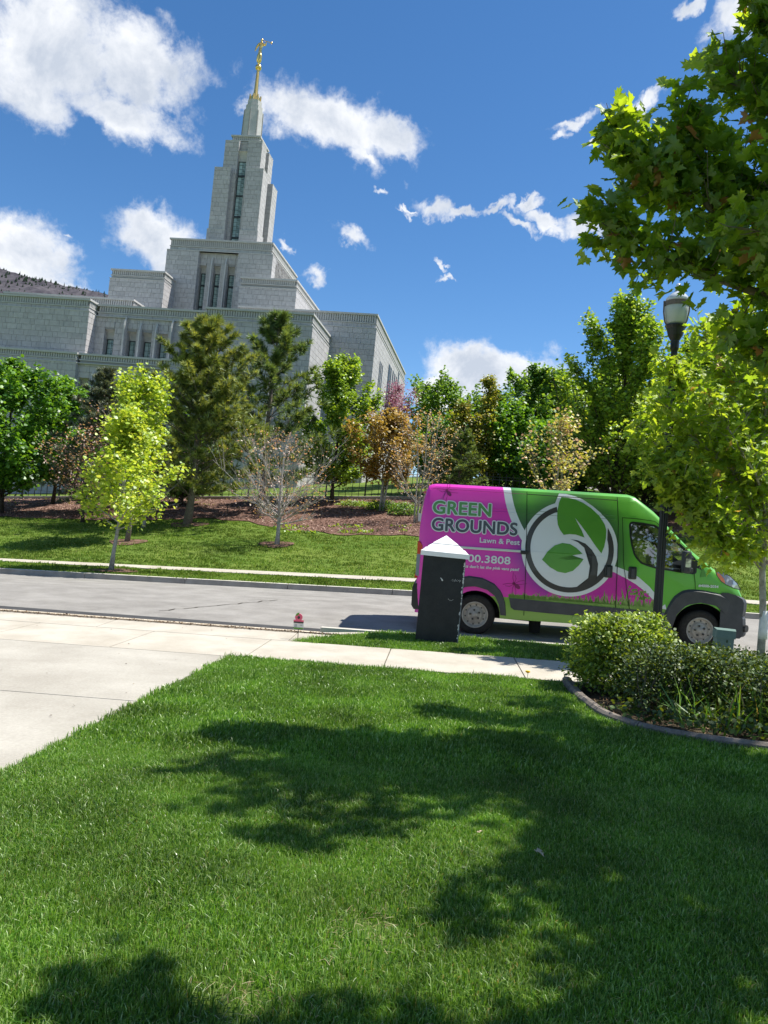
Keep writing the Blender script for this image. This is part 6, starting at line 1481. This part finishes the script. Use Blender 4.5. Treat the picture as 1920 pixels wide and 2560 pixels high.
def gn_scatter(name, src_me, coll, density, smin, smax, seed, label, bare=None):
    o = link(name, src_me, kind='stuff', label=label)
    ng = bpy.data.node_groups.new(name, 'GeometryNodeTree'); ng.interface.new_socket('Geometry', in_out='INPUT', socket_type='NodeSocketGeometry'); ng.interface.new_socket('Geometry', in_out='OUTPUT', socket_type='NodeSocketGeometry')
    N, L = ng.nodes, ng.links; gi, go = N.new('NodeGroupInput'), N.new('NodeGroupOutput'); d = N.new('GeometryNodeDistributePointsOnFaces'); d.inputs['Seed'].default_value = seed
    ps = N.new('GeometryNodeInputPosition'); nz = N.new('ShaderNodeTexNoise'); nz.inputs['Scale'].default_value = .9; nz.inputs['Detail'].default_value = 4; L.new(ps.outputs[0], nz.inputs['Vector'])
    mr = N.new('ShaderNodeMapRange'); mr.inputs[1].default_value = .25; mr.inputs[2].default_value = .42; mr.inputs[3].default_value = density * .45; mr.inputs[4].default_value = density; L.new(nz.outputs[0], mr.inputs[0]); dens = mr.outputs[0]
    if bare:
        for (bx, by, br) in bare:
            v = N.new('ShaderNodeVectorMath'); v.operation = 'DISTANCE'; L.new(ps.outputs[0], v.inputs[0]); b = W(bx, by); v.inputs[1].default_value = b
            m = N.new('ShaderNodeMapRange'); m.inputs[1].default_value = br * .4; m.inputs[2].default_value = br; m.inputs[3].default_value = .12; m.inputs[4].default_value = 1; L.new(v.outputs['Value'], m.inputs[0])
            mu = N.new('ShaderNodeMath'); mu.operation = 'MULTIPLY'; L.new(dens, mu.inputs[0]); L.new(m.outputs[0], mu.inputs[1]); dens = mu.outputs[0]
    L.new(gi.outputs[0], d.inputs['Mesh']); L.new(dens, d.inputs['Density'])
    ci = N.new('GeometryNodeCollectionInfo'); ci.inputs['Collection'].default_value = coll; ci.inputs['Separate Children'].default_value = True; ci.inputs['Reset Children'].default_value = True
    ip = N.new('GeometryNodeInstanceOnPoints'); ip.inputs['Pick Instance'].default_value = True; L.new(d.outputs['Points'], ip.inputs['Points']); L.new(ci.outputs[0], ip.inputs['Instance'])
    rv = N.new('FunctionNodeRandomValue'); rv.data_type = 'FLOAT_VECTOR'; rv.inputs[0].default_value = (-.12, -.12, 0); rv.inputs[1].default_value = (.12, .12, 6.283); L.new(rv.outputs[0], ip.inputs['Rotation'])
    rs = N.new('FunctionNodeRandomValue'); rs.data_type = 'FLOAT'; rs.inputs[2].default_value = smin; rs.inputs[3].default_value = smax
    nz2 = N.new('ShaderNodeTexNoise'); nz2.inputs['Scale'].default_value = 1.6; L.new(ps.outputs[0], nz2.inputs['Vector']); m2 = N.new('ShaderNodeMath'); m2.operation = 'MULTIPLY_ADD'; L.new(nz2.outputs[0], m2.inputs[0]); m2.inputs[1].default_value = 2.0; m2.inputs[2].default_value = .02
    m3 = N.new('ShaderNodeMath'); m3.operation = 'MULTIPLY'; L.new(m2.outputs[0], m3.inputs[0]); L.new(rs.outputs[1], m3.inputs[1]); L.new(m3.outputs[0], ip.inputs['Scale'])
    L.new(ip.outputs[0], go.inputs[0]); md = o.modifiers.new('scatter', 'NODES'); md.node_group = ng; return o
def grid_mesh(name, s0, s1, t0, t1, ds, dt, keep=None):
    o = sheet(name, s0, s1, t0, t1, None, ds=ds, dt=dt, keep=keep); me = o.data; bpy.data.objects.remove(o); me.materials.clear(); return me
BARE = [(-.15, 3.05, .28), (-.52, 2.52, .25), (.15, 2.35, .2), (.95, 5.1, .25), (1.6, 2.6, .2)]
near = tuft_collection('near_tufts', 24, .05, .032, .0019, 6, .75)
gn_scatter('grass', grid_mesh('grass', -2.47, 2.6, 1.9, 5.2, .1, .1, lawn_keep), near, 1400, .7, 1.2, 3, 'thick green lawn grass near the camera', BARE)
midt = tuft_collection('mid_tufts', 18, .07, .040, .0032, 5, .65)
gn_scatter('grass', grid_mesh('grass', -2.47, 6.6, 5.2, 9.38, .1, .1, lawn_keep), midt, 620, .75, 1.25, 4, 'lawn grass between the bed border and the driveway')
gn_scatter('grass', grid_mesh('grass', 2.6, 5.0, 1.9, 5.2, .1, .1, lawn_keep), midt, 650, .75, 1.25, 6, 'shaded lawn grass at the right edge')
gn_scatter('grass', grid_mesh('grass', -2.0, 8, 10.98, 12.30, .08, .08, strip_keep), midt, 480, .8, 1.35, 5, 'grass on the near verge')
fart = tuft_collection('far_tufts', 12, .16, .06, .011, 4, .5, GF)
gn_scatter('grass', grid_mesh('grass', -20, 14, 21.7, 24.2, .5, .5), fart, 60, .8, 1.2, 7, 'grass on the far verge')
gn_scatter('grass', grid_mesh('grass', -24, 20, 25.65, 37, .5, .5, lambda s, t: t < mt(s)), fart, 34, .8, 1.2, 8, 'mown grass on the far lawn')
# odd bits on the near lawn
for (bx, by, br) in BARE:
    n_ = int(420 * br); A_ = rng.normal(size=(n_, 2)) * br * .42
    P = np.array([tuple(W(bx + a, by + b, off=.012 + .01 * rng.random())) for a, b in A_])
    link('dry_thatch', leaves_mesh('dry_thatch', P, .045, BL, [GM[3], CH4[1], CH4[0]], (.6, .3, .1), .75), kind='stuff', label='dry straw-coloured thatch showing in a thin spot of the lawn')
mb = MB()
me = leaves_mesh('fallen_leaf', [tuple(W(.35, 4.05, off=.05)), tuple(W(.62, 3.9, off=.05))], .045, MAPLE, [mat('dry_leaf', (.42, .34, .22), .8, .2)] * 3, (1, 0, 0), .6); link('fallen_leaves', me, kind='stuff', label='dry fallen leaves lying on the lawn')
cl = leaves_mesh('grass_clump', np.array([tuple(W(-3.02, 4.72, off=.0))] * 90) + rng.normal(size=(90, 3)) * np.array([.035, .02, .004]), .05, BL, LM['deep'], (.5, .2, .3), .2, np.array([0, 0, .5])); o = link('grass_clump', cl); tag(o, 'small clump of cut grass lying on the driveway', 'grass clump')
fl = empty('sprinkler_flag', W(1.22, 9.45), label='tiny orange-yellow dandelion at the edge of the sidewalk', cat='flower'); fl.name = 'dandelion'
mb = MB(); mb.tube([(0, 0, 0), (.005, 0, .07)], .003, 5); mb.build('stem', LM['green'][0], fl); mb = MB(); mb.lathe([(.005, .06), (.03, .075), (.028, .09), (.004, .095)], 10); mb.build('flower_head', mat('yellow_petal', (.85, .45, .02), .7, .2), fl)
